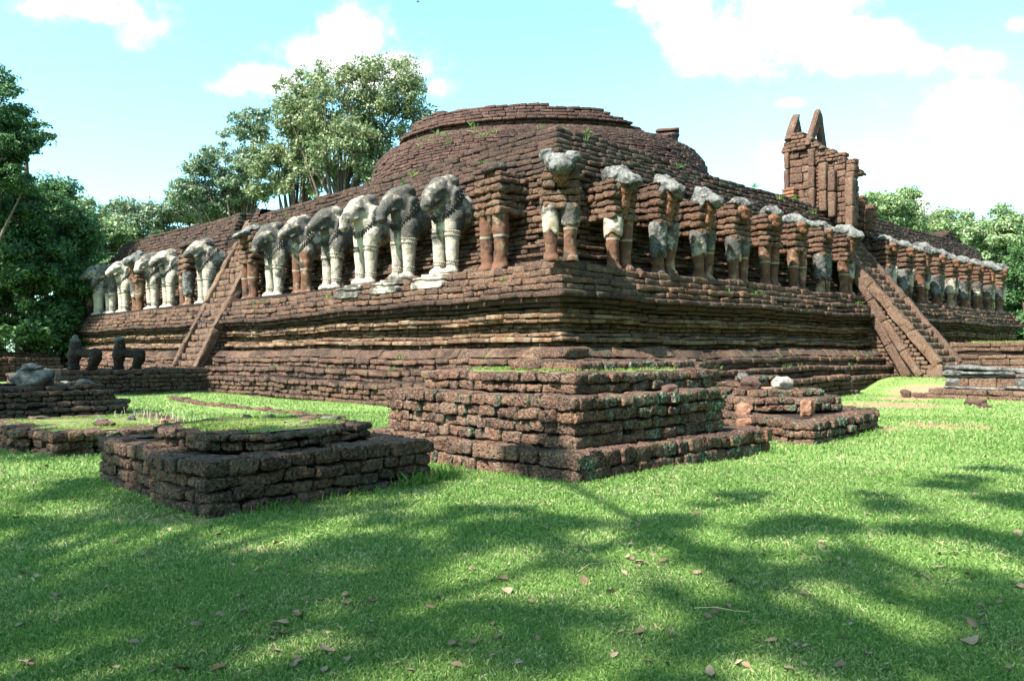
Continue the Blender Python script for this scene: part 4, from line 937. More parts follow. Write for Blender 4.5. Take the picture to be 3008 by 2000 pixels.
ME_lhead = remesh_prims([('e', (-.27, 0, .82), (.14, .13, .075)), ('e', (-.36, 0, .80), (.08, .08, .05))], vox=.018, smooth=1, noise=.01); ME_lhead.materials.append(M_rgrey)
for (v_, hd, nm, lb, z_) in ((-4.30, ME_crown, 'crown', 'left of the two dark stone lions, headless with a ringed crown stump', .64), (-3.22, ME_lhead, 'head', 'right of the two stone lions, with an orange stained foreleg and blunt head', .63)):
    e = tag(empty('lion_statue', uv(12.55, v_, z_), R(45-3)), lb, 'lion statue', 'stone lions on the forecourt'); obj('body', ME_lion, e); obj(nm, hd, e); e.rotation_euler = (0, 0, R(2))
    e.scale = (1.0, 1.3, .98)

# ---------------------------------------------------------------- grass blades
def inside(pts, u, v):
    c = np.zeros(len(u), bool); n = len(pts)
    for i in range(n):
        (a, b), (c_, d) = pts[i], pts[(i+1) % n]
        cond = ((b > v) != (d > v)) & (u < (c_-a)*(v-b)/((d-b) if abs(d-b) > 1e-9 else 1e-9)+a); c ^= cond
    return c
def blades(name, X, Y, Z, H, Wd, mat, label=None, lean=.9, kind='stuff'):
    n = len(X); a = RNG.uniform(0, 2*np.pi, n); b = RNG.uniform(0, 2*np.pi, n); ln = np.abs(RNG.normal(0, lean, n))
    sx = np.cos(a)*Wd/2; sy = np.sin(a)*Wd/2; lx = np.cos(b)*H*ln; ly = np.sin(b)*H*ln; hz = H/np.sqrt(1+ln*ln*.5)
    V = np.empty((n, 4, 3)); V[:, 0] = np.stack([X-sx, Y-sy, Z-.004], 1); V[:, 1] = np.stack([X+sx, Y+sy, Z-.004], 1)
    V[:, 2] = np.stack([X+sx*.7+lx*.4, Y+sy*.7+ly*.4, Z+hz*.65], 1); V[:, 3] = np.stack([X+lx, Y+ly, Z+hz], 1)
    I = np.arange(n)*4; F = np.concatenate([np.stack([I, I+1, I+2], 1), np.stack([I, I+2, I+3], 1)])
    o = obj(name, make_mesh(name, V.reshape(-1, 3), F, mat, smooth=False, attrs={'tone': np.repeat(RNG.random(n), 4)}))
    return tag(o, label, 'grass', kind=kind)
def polar(n, r0, r1, az=37):
    r = np.sqrt(RNG.uniform(r0*r0, r1*r1, n)); a = R(az)*RNG.uniform(-1, 1, n)
    return CAM.x+r*np.sin(a), CAM.y+r*np.cos(a), r
XX = []; YY = []; RR = []
for n, r0, r1 in ((340000, 1.9, 4.2), (250000, 4.2, 8), (120000, 8, 15), (70000, 15, 26)):
    x, y, r = polar(n, r0, r1); XX.append(x); YY.append(y); RR.append(r)
X = np.concatenate(XX); Y = np.concatenate(YY); RRr = np.concatenate(RR); u_ = SQ*(Y-X); v_ = SQ*(X+Y)
keep = ~((u_ > -1.35) & (v_ > -1.35))
for f, e_ in FOOT: keep &= ~inside(shrink(f, .06), u_, v_)
pn = vnoise(np.stack([X, Y, X*0], 1), .9, 7)[:, 0]+.5*vnoise(np.stack([X, Y, X*0], 1), 3.3, 8)[:, 0]
for (a, b, r, k) in DIRT:
    d = np.hypot(u_-a, v_-b); keep &= ~((d < r*.75) & (RNG.random(len(X)) < k*.8))
keep &= RNG.random(len(X)) < np.clip(1.15+pn*.55, .35, 1)
X, Y, RRr, pn = X[keep], Y[keep], RRr[keep], pn[keep]
H = RNG.uniform(.5, 1.2, len(X))*(.018+.0022*np.minimum(RRr, 10))*(1+.25*pn); Wd = RNG.uniform(.7, 1.3, len(X))*(.0018+.0012*np.minimum(RRr, 14))
blades('lawn_grass', X, Y, ground_h(X, Y), H, Wd, M_blade, 'short green lawn grass around the ruins')
def tops(name, pts, z, n, h, mat, label, margin=.2):
    us = [p[0] for p in pts]; vs = [p[1] for p in pts]; u = RNG.uniform(min(us), max(us), n); v = RNG.uniform(min(vs), max(vs), n); k = inside(shrink(pts, margin), u, v)
    nn = vnoise(np.stack([u, v, u*0], 1), 2.5, 9)[:, 0]; k &= nn > -.45+RNG.normal(0, .12, n); u = u[k]; v = v[k]
    return blades(name, SQ*(v-u), SQ*(u+v), np.full(len(u), z), RNG.uniform(.5, 1.2, len(u))*h, np.full(len(u), .012), mat, label)
def mound(name, pts, z, h, mat, label, margin=.17):
    """low soil and moss cover"""
    inn = shrink(pts, margin); n = len(inn); cu = sum(p[0] for p in inn)/n; cv = sum(p[1] for p in inn)/n; V = []; F = []; K = 10; S = []
    dens = []
    for i in range(n):
        a, b = inn[i], inn[(i+1) % n]
        for t_ in np.linspace(0, 1, 6)[:-1]: dens.append((a[0]+(b[0]-a[0])*t_, a[1]+(b[1]-a[1])*t_))
    n = len(dens)
    for j in range(K):
        f = 1-j/(K-1)*.98
        for (a, b) in dens: V.append(uv(cu+(a-cu)*f, cv+(b-cv)*f, z+h*(1-f**3)))
    V = np.array(V); V[:, 2] += vnoise(V, 4, 5)[:, 0]*.012*(np.arange(len(V)) >= n)
    F = [(j*n+i, j*n+(i+1) % n, (j+1)*n+(i+1) % n, (j+1)*n+i) for j in range(K-1) for i in range(n)]
    return tag(obj(name, make_mesh(name, V, np.array(F), mat)), label, 'moss', kind='stuff')
m, t, p, out = new_mat('moss_soil'); g = t.n.new('ShaderNodeNewGeometry'); n2 = t.noise(g.outputs['Position'], 8, 5, .65); n3 = t.noise(g.outputs['Position'], 70, 3)
c = t.mix(n3, (.07, .10, .025), (.16, .20, .06)); c = t.mix(t.ss(n2, .48, .62), c, (.15, .10, .065)); t.put(p.inputs['Base Color'], c); t.put(p.inputs['Normal'], t.bump(n3, .8, .02)); M_mosssoil = m
mound('moss_cover', p2t, .484, .014, M_mosssoil, 'bright moss covering the dark octagonal plinth', .11); tops('moss_grass', p2t, .488, 14000, .022, M_moss, 'short yellowish moss and grass on the octagonal plinth', .12)
mound('moss_cover', p3base, .25, .012, M_mosssoil, 'yellow-green moss covering the low left platform', .12); tops('moss_grass', p3base, .25, 16000, .022, M_moss, 'short grass growing on the low left platform')
mound('moss_cover', p1t3, .870, .035, M_mosssoil, 'soil and moss on top of the large stepped plinth', .2); tops('moss_grass', rect(-5.0, -3.0, -5.2, -3.1), .895, 7000, .028, M_moss, 'dry grass on top of the large stepped plinth')
mound('moss_cover', p5top, .54, .03, rock_mat('soil', (.3, .18, .11), (.2, .12, .07)), 'bare soil on top of the round plinth')
mound('moss_cover', rect(-9, -2.1, 15.2, 17.3), 1.32, .04, M_mosssoil, 'grass cover on the platform right of the stair'); tops('moss_grass', rect(-8, -2.0, 15.1, 17.4), 1.33, 5000, .07, M_moss, 'grass on the tall block right of the stair')
# taller tufts along the plinth feet
TX = []; TY = []; TZ = []; TH = []
def tuft(u, v, z, n, h, sp=.06):
    x, y, _ = uv(u, v); TX.extend(x+RNG.normal(0, sp, n)); TY.extend(y+RNG.normal(0, sp, n)); TZ.extend([z]*n); TH.extend(RNG.uniform(.4, 1.1, n)*h)
def line_tufts(a, b, n, h, dens=14):
    for i in range(n):
        t_ = random.random(); tuft(a[0]+(b[0]-a[0])*t_, a[1]+(b[1]-a[1])*t_, 0, random.randint(4, dens), h*random.uniform(.5, 1.2))
line_tufts((-4.72, -8.3), (-4.68, -6.5), 34, .09); line_tufts((-4.72, -6.9), (-4.6, -6.4), 26, .14, 22); line_tufts((-5.66, -5.96), (-3.4, -5.98), 60, .07); line_tufts((-5.68, -5.9), (-5.66, -2.7), 60, .06); line_tufts((-5.75, -1.9), (-5.7, 0), 34, .07)
line_tufts((-4.6, -8.66), (-2.4, -8.66), 22, .05); line_tufts((-1.2, -8.7), (.6, -8.72), 12, .05); line_tufts((-1.5, 1), (-1.52, 9.6), 60, .06); line_tufts((1, -1.5), (11.6, -1.52), 70, .06)
blades('tall_grass', np.array(TX), np.array(TY), np.array(TZ)+ground_h(np.array(TX), np.array(TY)), np.array(TH), np.full(len(TX), .006), M_tuft, 'longer grass tufts growing along the feet of the plinths', lean=.5)
# little weeds growing out of the masonry
WX = []; WY = []; WZ = []; WH = []
def weed(u, v, z, n=16, h=.12, sp=.05):
    x, y, _ = uv(u, v); WX.extend(x+RNG.normal(0, sp, n)); WY.extend(y+RNG.normal(0, sp, n)); WZ.extend([z]*n); WH.extend(RNG.uniform(.4, 1.1, n)*h)
for _k in range(30):
    if random.random() < .5: a = (random.uniform(.5, 12.5), -random.choice((.5, 1.05, .8)))
    else: a = (-random.choice((.5, 1.05, .8)), random.uniform(.5, 12.5))
    d_ = -min(a); weed(a[0], a[1], {.5: 2.42, 1.05: .72, .8: .95}[d_], 12, .10)
for _k in range(12):
    a = random.uniform(1.5, 13); e_ = random.choice((.75, .85, .95)); z_ = {.75: 5.1, .85: 5.3, .95: 5.45}[e_]
    weed(*((a, e_) if random.random() < .5 else (e_, a)), z_, 16, .16)
for _k in range(14):
    ph = R(random.uniform(-60, 20)); z_ = random.uniform(8.6, 9.5); r = lerp_prof(prof, z_)+.02; x = cx0+math.sin(ph)*r; y = cy0-math.cos(ph)*r
    WX.extend(x+RNG.normal(0, .1, 14)); WY.extend(y+RNG.normal(0, .04, 14)); WZ.extend([z_-.35]*14); WH.extend(RNG.uniform(.1, .25, 14))
blades('masonry_weeds', np.array(WX), np.array(WY), np.array(WZ), np.array(WH), np.full(len(WX), .012), M_tuft, 'small weeds sprouting from joints of the terrace', lean=.7)

# wild flowers on the low platform
FX = []; FY = []; FZ = []; FHh = []
FV = []; FF = []; b0 = 0
for _k in range(46):
    x, y, _ = uv(random.uniform(-.6, 1.3), random.uniform(-7.3, -6.7)); h = random.uniform(.05, .13); z0 = .25; dx, dy = random.uniform(-.02, .02), random.uniform(-.02, .02)
    FV += [(x-.0012, y, z0), (x+.0012, y, z0), (x+dx+.001, y+dy, z0+h), (x+dx-.001, y+dy, z0+h)]; FF.append((b0, b0+1, b0+2, b0+3)); b0 += 4
    v = LODS[0]*.006+np.array([x+dx, y+dy, z0+h]); FV += [tuple(q) for q in v]; FF += [tuple(q) for q in (LODS[1]+b0)]; b0 += len(v)
m, t, p, out = new_mat('flower_white'); p.inputs['Base Color'].default_value = (.55, .58, .4, 1)
tag(obj('wild_flowers', make_mesh('wild_flowers', np.array(FV), np.array(FF), m)), 'tiny white flower heads on thin stalks at the back of the low platform', 'wild flowers', kind='stuff')

# ---------------------------------------------------------------- fallen leaves
def leaf_mesh(seed):
    rs = np.random.default_rng(seed); n = 9; V = []; W = [0, .3, .46, .52, .5, .42, .3, .15, 0]; curl = rs.uniform(.4, 1.6); bend = rs.uniform(-1.2, 1.2)
    for i in range(n):
        x = (i/(n-1)-.5); w_ = W[i]*.62*(1+rs.normal(0, .06))
        for s in (-1, -.5, 0, .5, 1):
            yy = s*w_; zz = curl*yy*yy*.9+bend*x*x*.5+rs.normal(0, .012); V.append((x, yy*.9, zz+.02))
    F = [(i*5+j, (i+1)*5+j, (i+1)*5+j+1, i*5+j+1) for i in range(n-1) for j in range(4)]
    V = np.array(V); V[:, 2] -= V[:, 2].min(); return make_mesh('fallen_leaf', V, np.array(F), M_dry)
LM = [leaf_mesh(i) for i in range(7)]
def leaf(x, y, s, label, group='dry leaves scattered on the lawn', z=None):
    o = obj('fallen_leaf', random.choice(LM)); o.location = (x, y, float(ground_h(x, y))+.017 if z is None else z); o.scale = (s, s, s*random.uniform(.7, 1.3)); o.rotation_euler = (random.gauss(0, .3)+(math.pi if random.random() < .25 else 0), random.gauss(0, .3), random.uniform(0, 6.28))
    if abs(o.rotation_euler[0]) > 2: o.location.z += .02
    tag(o, label, 'leaf', group); return o
def pxg(px, py, z=0.):
    d = _fw+_r2*((px-1504)/2346.2)+_u2*((1000-py)/2346.2); k = (z-CAM.z)/d.z; return CAM.x+d.x*k, CAM.y+d.y*k
BIG = [(1475, 1705, 'folded brown leaf on the lawn near the centre'), (1490, 1740, 'flat pale leaf just below the folded brown one'), (1715, 1715, 'arched grey leaf right of the lawn centre'), (2148, 1727, 'white-edged curled leaf on the lawn at right'), (2757, 1675, 'light brown leaf in a sunny patch at far right'), (820, 1855, 'large pale leaf in the leaf group at lower left'), (880, 1825, 'upright tan leaf in the leaf group at lower left'), (820, 1880, 'brown leaf under the pale one at lower left'), (810, 1935, 'big brown leaf low on the left lawn'), (960, 1930, 'dark reddish leaf low left of centre'), (905, 1655, 'curled tan leaf in the shade left of centre'), (530, 1992, 'tan leaf cut by the bottom picture edge'), (75, 1970, 'big pale leaf in the lower left corner'), (1885, 1675, 'brown leaf with dark underside right of centre'), (1915, 1650, 'dark rust coloured leaf beside the brown one'), (1850, 1660, 'thin leaf at the tip of the dry twig'), (2050, 1705, 'small pale oval leaf in a sun spot'), (48, 1525, 'pale curled leaf on the far left lawn'), (2850, 1905, 'pale leaf near the lower right corner'), (2990, 1580, 'dark leaf at the right picture edge'), (815, 1597, 'thin white-edged leaf in shade left of centre'), (1090, 1775, 'pale leaf low in the middle left')]
for (px, py, lb) in BIG: x, y = pxg(px, py); leaf(x, y, random.uniform(.065, .09), lb, None)
rl = random.Random(5); cnt = 0
zones = [('bottom left', 'small dry leaf on the lower left lawn'), ('bottom right', 'small dry leaf on the lower right lawn'), ('mid', 'small dry leaf on the lawn in front of the plinths')]
while cnt < 215:
    px = rl.uniform(-20, 3030); py = 1330+670*rl.random()**.8; x, y = pxg(px, py); u = SQ*(y-x); v = SQ*(x+y)
    if any(inside(shrink(f, -.1), np.array([u]), np.array([v]))[0] for f, _ in FOOT): continue
    r = math.hypot(x-CAM.x, y-CAM.y)
    if r > 11: continue
    leaf(x, y, rl.uniform(.03, .058), 'small dry leaf in the open lawn below the plinths, left half' if px < 1504 else 'small dry leaf in the open lawn below the plinths, right half'); cnt += 1
for k_, (a, b, z_, lb) in enumerate(((-5.5, -4.3, .275, 'tan leaf on the lowest step of the large plinth'), (-4.0, -7.6, .51, 'brown leaf on the moss of the octagonal plinth'))):
    x, y, _ = uv(a, b); leaf(x, y, .05, lb, None, z_)
# dry twigs
def twig(pts, label):
    V = []; F = []; 
    for i, (px, py) in enumerate(pts):
        x, y = pxg(px, py); z = .03+.01*math.sin(i*1.7)
        r = .002
        for a in range(5): V.append((x+r*math.cos(a*1.2566), y, z+r*math.sin(a*1.2566)))
    for i in range(len(pts)-1):
        for a in range(5): F.append((i*5+a, i*5+(a+1) % 5, (i+1)*5+(a+1) % 5, (i+1)*5+a))
    tag(obj('dry_twig', make_mesh('dry_twig', np.array(V), np.array(F), M_twig)), label, 'twig', 'dry twigs on the lawn')
m, t, p, out = new_mat('twig_straw'); p.inputs['Base Color'].default_value = (.42, .34, .2, 1); M_twig = m
twig([(1698, 1697), (1730, 1680), (1770, 1668), (1805, 1666), (1830, 1660)], 'bent pale twig on the lawn right of centre'); twig([(2040, 1806), (2100, 1811), (2160, 1813), (2200, 1811)], 'straight straw coloured twig on the lower right lawn')

# ---------------------------------------------------------------- trees
def tube(pts, rad, seg=7):
    V = []; F = []
    for i, p_ in enumerate(pts):
        p_ = Vector(p_); d = (Vector(pts[min(i+1, len(pts)-1)])-Vector(pts[max(i-1, 0)])).normalized(); q = d.to_track_quat('Z', 'Y')
        for a in range(seg): V.append(tuple(p_+q @ Vector((math.cos(6.2832*a/seg), math.sin(6.2832*a/seg), 0))*rad[i]))
    for i in range(len(pts)-1):
        for a in range(seg): F.append((i*seg+a, i*seg+(a+1) % seg, (i+1)*seg+(a+1) % seg, (i+1)*seg+a))
    return V, F
def leaf_cloud(name, centers, radii, per, size, mat, parent=None, flat=.6, droop=.0):
    """leaf-sized faces gathered in clumps"""
    cs = []; ns = []
    for c, r in zip(centers, radii):
        n = int(per*(r/np.mean(radii))**1.6); d = RNG.normal(0, 1, (n, 3)); d /= np.linalg.norm(d, axis=1, keepdims=True); rr = RNG.random(n)**.45
        P = d*rr[:, None]*np.array([r, r, r*flat]); P += vnoise(P+np.array(c), 1.6/max(r, .3), 4)*r*.35; cs.append(P+np.array(c)); ns.append(d)
    P = np.concatenate(cs); D = np.concatenate(ns); n = len(P)
    N = D+RNG.normal(0, .75, (n, 3)); N[:, 2] += .5; N /= np.linalg.norm(N, axis=1, keepdims=True)
    A = np.cross(N, RNG.normal(0, 1, (n, 3))); A /= np.maximum(np.linalg.norm(A, axis=1, keepdims=True), 1e-6); B = np.cross(N, A); s = (size*RNG.uniform(.6, 1.4, n))[:, None]
    V = np.empty((n, 4, 3)); V[:, 0] = P-A*s; V[:, 1] = P-B*s*.45; V[:, 2] = P+A*s; V[:, 3] = P+B*s*.45+N*s*.15
    V[:, 0, 2] -= droop*s[:, 0]
    F = np.arange(n*4).reshape(n, 4)
    return obj(name, make_mesh(name, V.reshape(-1, 3), F, mat, smooth=False, attrs={'tone': np.repeat(np.clip(RNG.random(n), 0, 1), 4)}), parent)
def tree(x, y, h, crown, mat, label, nc=70, per=260, size=.13, cr=1.1, trunk_r=.28, flat=.6, group='trees behind the terrace', name='broadleaf_tree', seed=0, z0=0., lean=(0, 0), branches=18):
    """crown: list of ellipsoids (dx,dy,z,rx,ry,rz)"""
    rs = random.Random(seed); root = tag(empty(name, (x, y, z0)), label, 'tree', group); cen = []; rad = []
    vol = [e[3]*e[4]*e[5] for e in crown]; tot = sum(vol)
    for e, vv in zip(crown, vol):
        for _ in range(max(3, int(nc*vv/tot))):
            while True:
                d = Vector((rs.uniform(-1, 1), rs.uniform(-1, 1), rs.uniform(-1, 1)))
                if .25 < d.length < 1: break
            f = d.length**-.35
            cen.append((e[0]+d.x*e[3]*f*.95, e[1]+d.y*e[4]*f*.95, e[2]+d.z*e[5]*f*.95)); rad.append(cr*rs.uniform(.55, 1.35))
    leaf_cloud('crown', cen, rad, per, size, mat, root, flat)
    V = []; F = []
    def add(pts, r):
        nonlocal V, F
        v, f = tube(pts, r); b = len(V); V += v; F += [tuple(i+b for i in q) for q in f]
    fork = Vector((lean[0]*.4, lean[1]*.4, h*.38)); add([(0, 0, -.3), (fork.x*.3, fork.y*.3, h*.18), tuple(fork), (lean[0]*.7, lean[1]*.7, h*.6), (lean[0], lean[1], h*.8)], [trunk_r*1.25, trunk_r, trunk_r*.8, trunk_r*.45, trunk_r*.15])
    pick = rs.sample(range(len(cen)), min(branches, len(cen)))
    for i in pick:
        c = Vector(cen[i]); s = fork+Vector((0, 0, rs.uniform(-.1, .3)*h)); s.z = min(s.z, max(c.z-.3, h*.2)); mid = s.lerp(c, .5)+Vector((rs.uniform(-.4, .4), rs.uniform(-.4, .4), rs.uniform(0, .6))); add([tuple(s), tuple(mid), tuple(c)], [trunk_r*.34, trunk_r*.2, .02])
    obj('trunk', make_mesh('trunk', np.array(V), np.array(F), M_bark), root)
    return root
def at(px, dist):   # ground position along a picture column at a distance
    k = (px-1504)/2346.2; return CAM.x+dist*(k-.0156), CAM.y+dist
# tall trees behind the left part of the terrace
D1 = 52.; S_ = D1/2346.2
def ell(px, py, rx, ry, D, x0): # ellipsoid given by its silhouette size
    s = D/2346.2; X_ = CAM.x+D*((px-1504)/2346.2-.0156); z = 1.08+(1034-py)*s; return (X_-x0, 0., z, rx*s, min(rx*s, 5.5), ry*s)
def picked(px, D, ells, **k):
    x, y = at(px, D); return tree(x, y, k.pop('h'), [ell(*e, D, x) for e in ells], **k)
picked(1000, 50, [(1000, 290, 120, 110), (1130, 260, 120, 90), (1180, 340, 90, 90), (1010, 430, 150, 80), (1100, 480, 110, 80), (900, 330, 90, 110), (1060, 215, 60, 50), (1180, 200, 50, 40)], h=17, mat=M_folive, label='tallest pale olive tree behind the terrace, left of the stupa', nc=180, per=206, size=0.116, cr=0.83, trunk_r=.4, seed=1, branches=40)
picked(860, 52, [(850, 290, 80, 70), (870, 420, 110, 90), (900, 240, 60, 40), (840, 520, 120, 70)], h=15, mat=M_folive, label='olive tree joining the tallest one on its left', nc=90, per=206, size=0.116, cr=0.76, trunk_r=.32, seed=2, branches=30)
picked(700, 54, [(700, 420, 70, 110), (650, 480, 100, 80), (620, 570, 120, 60), (740, 350, 60, 50), (760, 500, 90, 80)], h=13, mat=M_fmid, label='grey-green layered tree left of the olive trees', nc=120, per=206, size=0.116, cr=0.76, trunk_r=.3, seed=3, flat=.42, branches=30)
picked(560, 56, [(560, 610, 110, 45), (640, 620, 120, 55), (500, 620, 60, 30)], h=9, mat=M_fmid, label='low grey-green tree behind the left parapet', nc=67, per=206, size=0.116, cr=0.76, trunk_r=.22, seed=4, flat=.5)
picked(400, 55, [(380, 640, 90, 60), (320, 660, 80, 70), (440, 670, 70, 50)], h=9, mat=M_fmid, label='hazy grey-green tree above the far left elephants', nc=75, per=216, size=0.109, cr=0.72, trunk_r=.22, seed=5)
picked(290, 44, [(290, 690, 70, 50), (270, 760, 70, 60), (240, 620, 50, 50)], h=7, mat=M_fright, label='lighter green tree peeping out beside the dark tree on the left', nc=60, per=325, size=0.095, cr=0.65, trunk_r=.2, seed=6)
picked(60, 33, [(60, 640, 150, 120), (140, 720, 110, 130), (40, 820, 190, 150), (150, 880, 90, 110), (-60, 700, 150, 200), (60, 980, 180, 60), (180, 980, 60, 60)], h=12, mat=M_fdark, label='big dark green tree filling the left picture edge', nc=285, per=412, size=0.082, cr=0.61, trunk_r=.35, seed=7, group=None, branches=30)
picked(200, 38, [(190, 660, 60, 70), (220, 800, 60, 110), (210, 920, 50, 80), (130, 570, 60, 60)], h=9, mat=M_fdark, label='dark green tree between the big left tree and the terrace end', nc=105, per=375, size=0.082, cr=0.61, trunk_r=.25, seed=8)
picked(-60, 30, [(-20, 290, 100, 50), (40, 370, 90, 45), (20, 420, 110, 30), (10, 500, 110, 50), (-40, 210, 50, 60), (-90, 400, 120, 120)], h=13, mat=M_fdark, label='tall tree with flat layered branches reaching in at upper left', nc=112, per=325, size=0.068, cr=0.54, trunk_r=.3, seed=9, flat=.35, group=None, branches=26)
# right-hand side
picked(2620, 58, [(2600, 620, 60, 50), (2640, 650, 60, 50), (2560, 600, 40, 30), (2650, 590, 40, 30)], h=12, mat=M_fright, label='pale green tree behind the parapet right of the gateway', nc=67, per=300, size=0.122, cr=0.72, trunk_r=.25, seed=10)
picked(2790, 60, [(2790, 660, 60, 35), (2730, 670, 50, 30), (2860, 700, 80, 50)], h=11, mat=M_fright, label='light green tree behind the far right end of the terrace', nc=60, per=300, size=0.122, cr=0.76, trunk_r=.25, seed=11)
picked(2960, 46, [(2960, 760, 110, 110), (2900, 720, 80, 70), (3020, 700, 90, 70), (3000, 860, 110, 90), (2940, 660, 60, 40)], h=10, mat=M_fright, label='leafy light green tree at the right picture edge', nc=180, per=350, size=0.102, cr=0.68, trunk_r=.28, seed=12)
picked(3000, 40, [(2990, 900, 60, 60), (3080, 800, 110, 160), (2960, 850, 30, 60)], h=8, mat=M_fdark, label='darker shrubby tree below the light green one at far right', nc=105, per=325, size=0.088, cr=0.58, trunk_r=.22, seed=13)
for i, (px, D) in enumerate(((-500, 60), (-200, 75), (3400, 62), (3700, 50), (120, 80), (3150, 80))):
    picked(px, D, [(px, 860, 260, 160), (px+60, 740, 160, 90)], h=11, mat=M_fdark if i < 2 else M_fmid, label=['dark tree far behind at the left', 'distant tree behind the big left tree', 'tree beyond the right picture edge', 'tree well beyond the right edge', 'distant dark tree under the left canopy', 'distant tree behind the right edge trees'][i], nc=70, per=200, size=.2, cr=1.5, trunk_r=.3, seed=20+i)

picked(2995, 36, [(2990, 985, 60, 45), (3060, 960, 60, 60)], h=4, mat=M_fdark, label='low dark bush under the trees at the right picture edge', nc=45, per=260, size=.08, cr=.5, trunk_r=.12, seed=31, name='bush')
# shade trees behind and beside the viewer: they throw the dappled shade of the photograph
def shade_tree(x, y, h, spots, label, seed, per=72, size=.08):
    """spots: (ground x, ground y, ground z, radius, height of the clump)"""
    rs = random.Random(seed); root = tag(empty('shade_tree', (x, y, 0)), label, 'tree', 'tall trees shading the lawn'); cen = []; rad = []
    for (gx_, gy_, gz_, r, hh) in spots:
        k = (hh-gz_)/SUN.z; cen.append((gx_+SUN.x*k-x, gy_+SUN.y*k-y, hh)); rad.append(r)
    leaf_cloud('crown', cen, rad, per, size, M_fdark, root, flat=.5)
    V = []; F = []
    def add(pts, r):
        nonlocal V, F
        v, f = tube(pts, r); b = len(V); V += v; F += [tuple(i+b for i in q) for q in f]
    add([(0, 0, -.3), (.1, .1, h*.3), (0, .1, h*.55), (.2, 0, h*.8)], [.34, .27, .2, .08])
    for c in cen[::3]:
        c = Vector(c); s = Vector((0, .1, h*rs.uniform(.4, .62))); add([tuple(s), tuple(s.lerp(c, .5)+Vector((0, 0, .4))), tuple(c)], [.09, .05, .012])
    obj('trunk', make_mesh('trunk', np.array(V), np.array(F), M_bark), root)
rs = random.Random(3)
spA = []; spB = []
def G(px, py, z=0.): return pxg(px, py, z)
# photograph columns/rows where the lawn lies in shade: (px, py, radius m)
SH = [(150, 1640, .35), (420, 1660, .4), (620, 1700, .42), (800, 1690, .4), (950, 1640, .35), (760, 1800, .3), (560, 1780, .25), (900, 1770, .28), (1050, 1620, .32), (1180, 1600, .35), (1350, 1590, .35), (1520, 1560, .35), (1700, 1540, .32), (1900, 1530, .32), (1450, 1500, .28),
      (100, 1780, .25), (260, 1830, .22), (420, 1900, .2), (60, 1900, .2), (1250, 1760, .22), (1330, 1880, .2), (1560, 1790, .22), (1700, 1800, .2), (1600, 1900, .18), (1500, 1960, .16), (1800, 1940, .2), (1980, 1900, .2), (2150, 1880, .22), (2300, 1800, .25), (2400, 1700, .3), (2550, 1650, .3), (2700, 1780, .26), (2850, 1820, .26), (2980, 1760, .28), (2500, 1940, .22), (2700, 1950, .22), (2950, 1930, .25), (2200, 1720, .25), (2050, 1620, .3), (2250, 1560, .28), (2420, 1540, .3), (2650, 1480, .32), (2800, 1420, .32), (2950, 1480, .32), (2920, 1380, .3), (2750, 1560, .28), (2980, 1620, .28), (2150, 1480, .25), (1150, 1850, .18), (700, 1950, .16), (1000, 1960, .15), (2060, 1980, .16), (1900, 1740, .15), (300, 1560, .3), (120, 1450, .32), (300, 1420, .3), (60, 1530, .25), (1100, 1500, .25), (1250, 1530, .25), (2600, 1860, .2), (1750, 1640, .2), (1150, 1700, .2)]
for (px, py, r) in SH:
    x, y = G(px, py)
    for _ in range(3):
        s_ = (x+rs.uniform(-1, 1)*r*.9, y+rs.uniform(-1, 1)*r*.9, 0, r*rs.uniform(.45, .9), rs.uniform(10, 14.5)); (spA if x < .3 else spB).append(s_)
for _ in range(70):  # over the dark octagonal plinth
    a, b = rs.uniform(-4.9, -2.3), rs.uniform(-8.9, -6.5); q = uv(a, b)
    if a > -4.25 and b > -8.2 and b < -6.9 and rs.random() < .93: continue
    spA.append((q[0], q[1], .2, rs.uniform(.25, .4), rs.uniform(9, 13)))
spC = []
for _ in range(170):
    a, b = rs.uniform(4.4, 7), rs.uniform(-11, -5.6); q = uv(a, b); spC.append((q[0], q[1], .3, rs.uniform(.3, .5), rs.uniform(8, 11)))
for _ in range(120):
    a, b = rs.uniform(11.2, 13.4), rs.uniform(-5.6, -1.9); q = uv(a, b); spC.append((q[0], q[1], .5, rs.uniform(.3, .5), rs.uniform(8, 11)))
for _ in range(16):
    a, b = rs.uniform(-.8, .6), rs.uniform(-9, -8.2); q = uv(a, b); spC.append((q[0], q[1], .1, rs.uniform(.2, .35), rs.uniform(8, 10)))
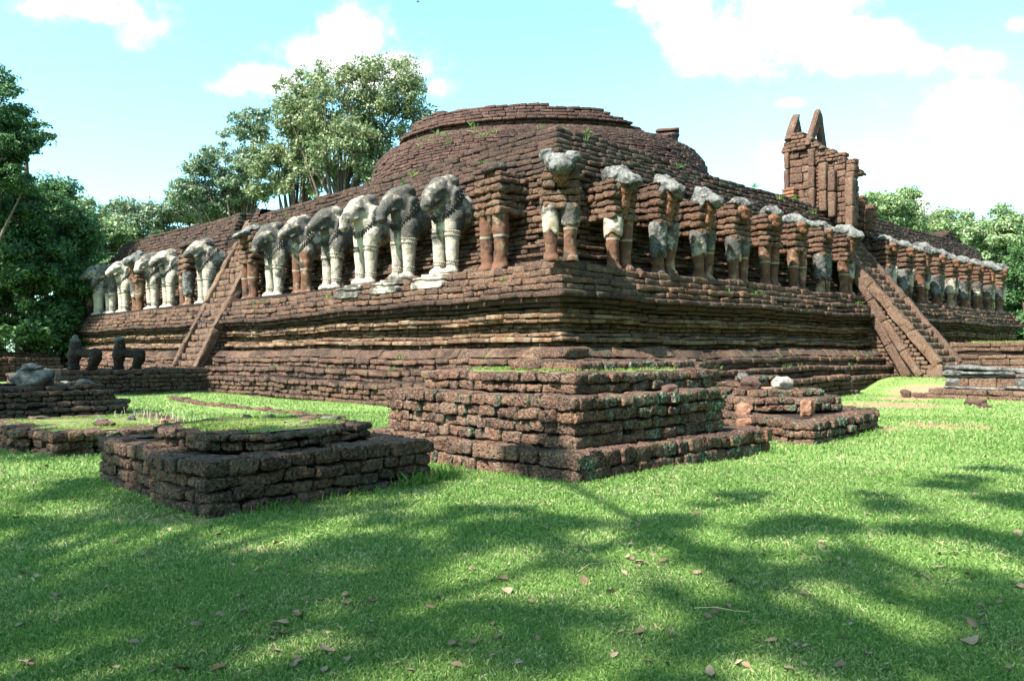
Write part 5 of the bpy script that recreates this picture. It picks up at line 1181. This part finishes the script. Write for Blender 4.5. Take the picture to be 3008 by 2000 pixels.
for _ in range(8):  # front edge of the stepped plinth
    a, b = rs.uniform(-5.3, -4.8), rs.uniform(-6.0, -5.7); q = uv(a, b); spB.append((q[0], q[1], .3, rs.uniform(.15, .22), rs.uniform(8, 10)))
shade_tree(-7.5, -17.5, 12, spA, 'leafy tree behind the viewer at left', 1)
shade_tree(-1.5, -20.5, 12, spB, 'leafy tree behind the viewer at right', 2)
shade_tree(-17.5, -7.5, 12, spC, 'leafy tree beside the viewer, left of the picture', 3)

# unseen woods, added behind and right of the viewer to block sky light
mates = [o for o in bpy.data.objects if o.get('label', '').startswith('leafy light green tree')][0]
for i, (x_, y_, a_, lb) in enumerate(((16, -14, 1.5, 'added leafy tree standing right of the viewer, outside the picture'), (20, -5, 1.3, 'added leafy tree farther right beside the lawn, outside the picture'), (12, -22, 1.6, 'added leafy tree behind the viewer to the right'), (24, 6, 1.4, 'added unseen leafy tree off the right side of the terrace'), (21, -20, 1.7, 'added tall leafy tree far behind the viewer to the right'), (3, -30, 1.6, 'added leafy tree straight behind the viewer'))):
    o = mates.copy(); C.objects.link(o); o.location = (x_, y_, 0); o.rotation_euler = (0, 0, i*1.1); o.scale = (a_*1.3, a_*1.3, a_); o['label'] = lb; o['group'] = 'added light-blocking woods around the viewer'
    for ch in mates.children: c_ = ch.copy(); C.objects.link(c_); c_.parent = o

# a small bird high above the terrace
m, t, p, out = new_mat('bird_feather'); p.inputs['Base Color'].default_value = (.05, .05, .055, 1)
bp = CAM+(_fw+_r2*((1227-1504)/2346.2)+_u2*((1000-6)/2346.2))*40
V = [(-.12, 0, 0), (0, .035, .01), (.14, 0, 0), (0, -.035, .01), (.0, .28, .07), (.05, .04, .0), (0, -.28, .07), (.05, -.04, 0), (0, 0, -.035)]
F = [(0, 1, 2), (0, 2, 3), (1, 4, 5), (3, 7, 6), (0, 8, 1), (1, 8, 2), (2, 8, 3), (3, 8, 0)]
o = obj('bird', make_mesh('bird', np.array(V), np.array(F), m)); o.location = bp; tag(o, 'tiny bird gliding high in the sky above the terrace', 'bird')
print('objects', len(bpy.data.objects), 'faces', sum(len(o.data.polygons) for o in bpy.data.objects if o.type == 'MESH'))
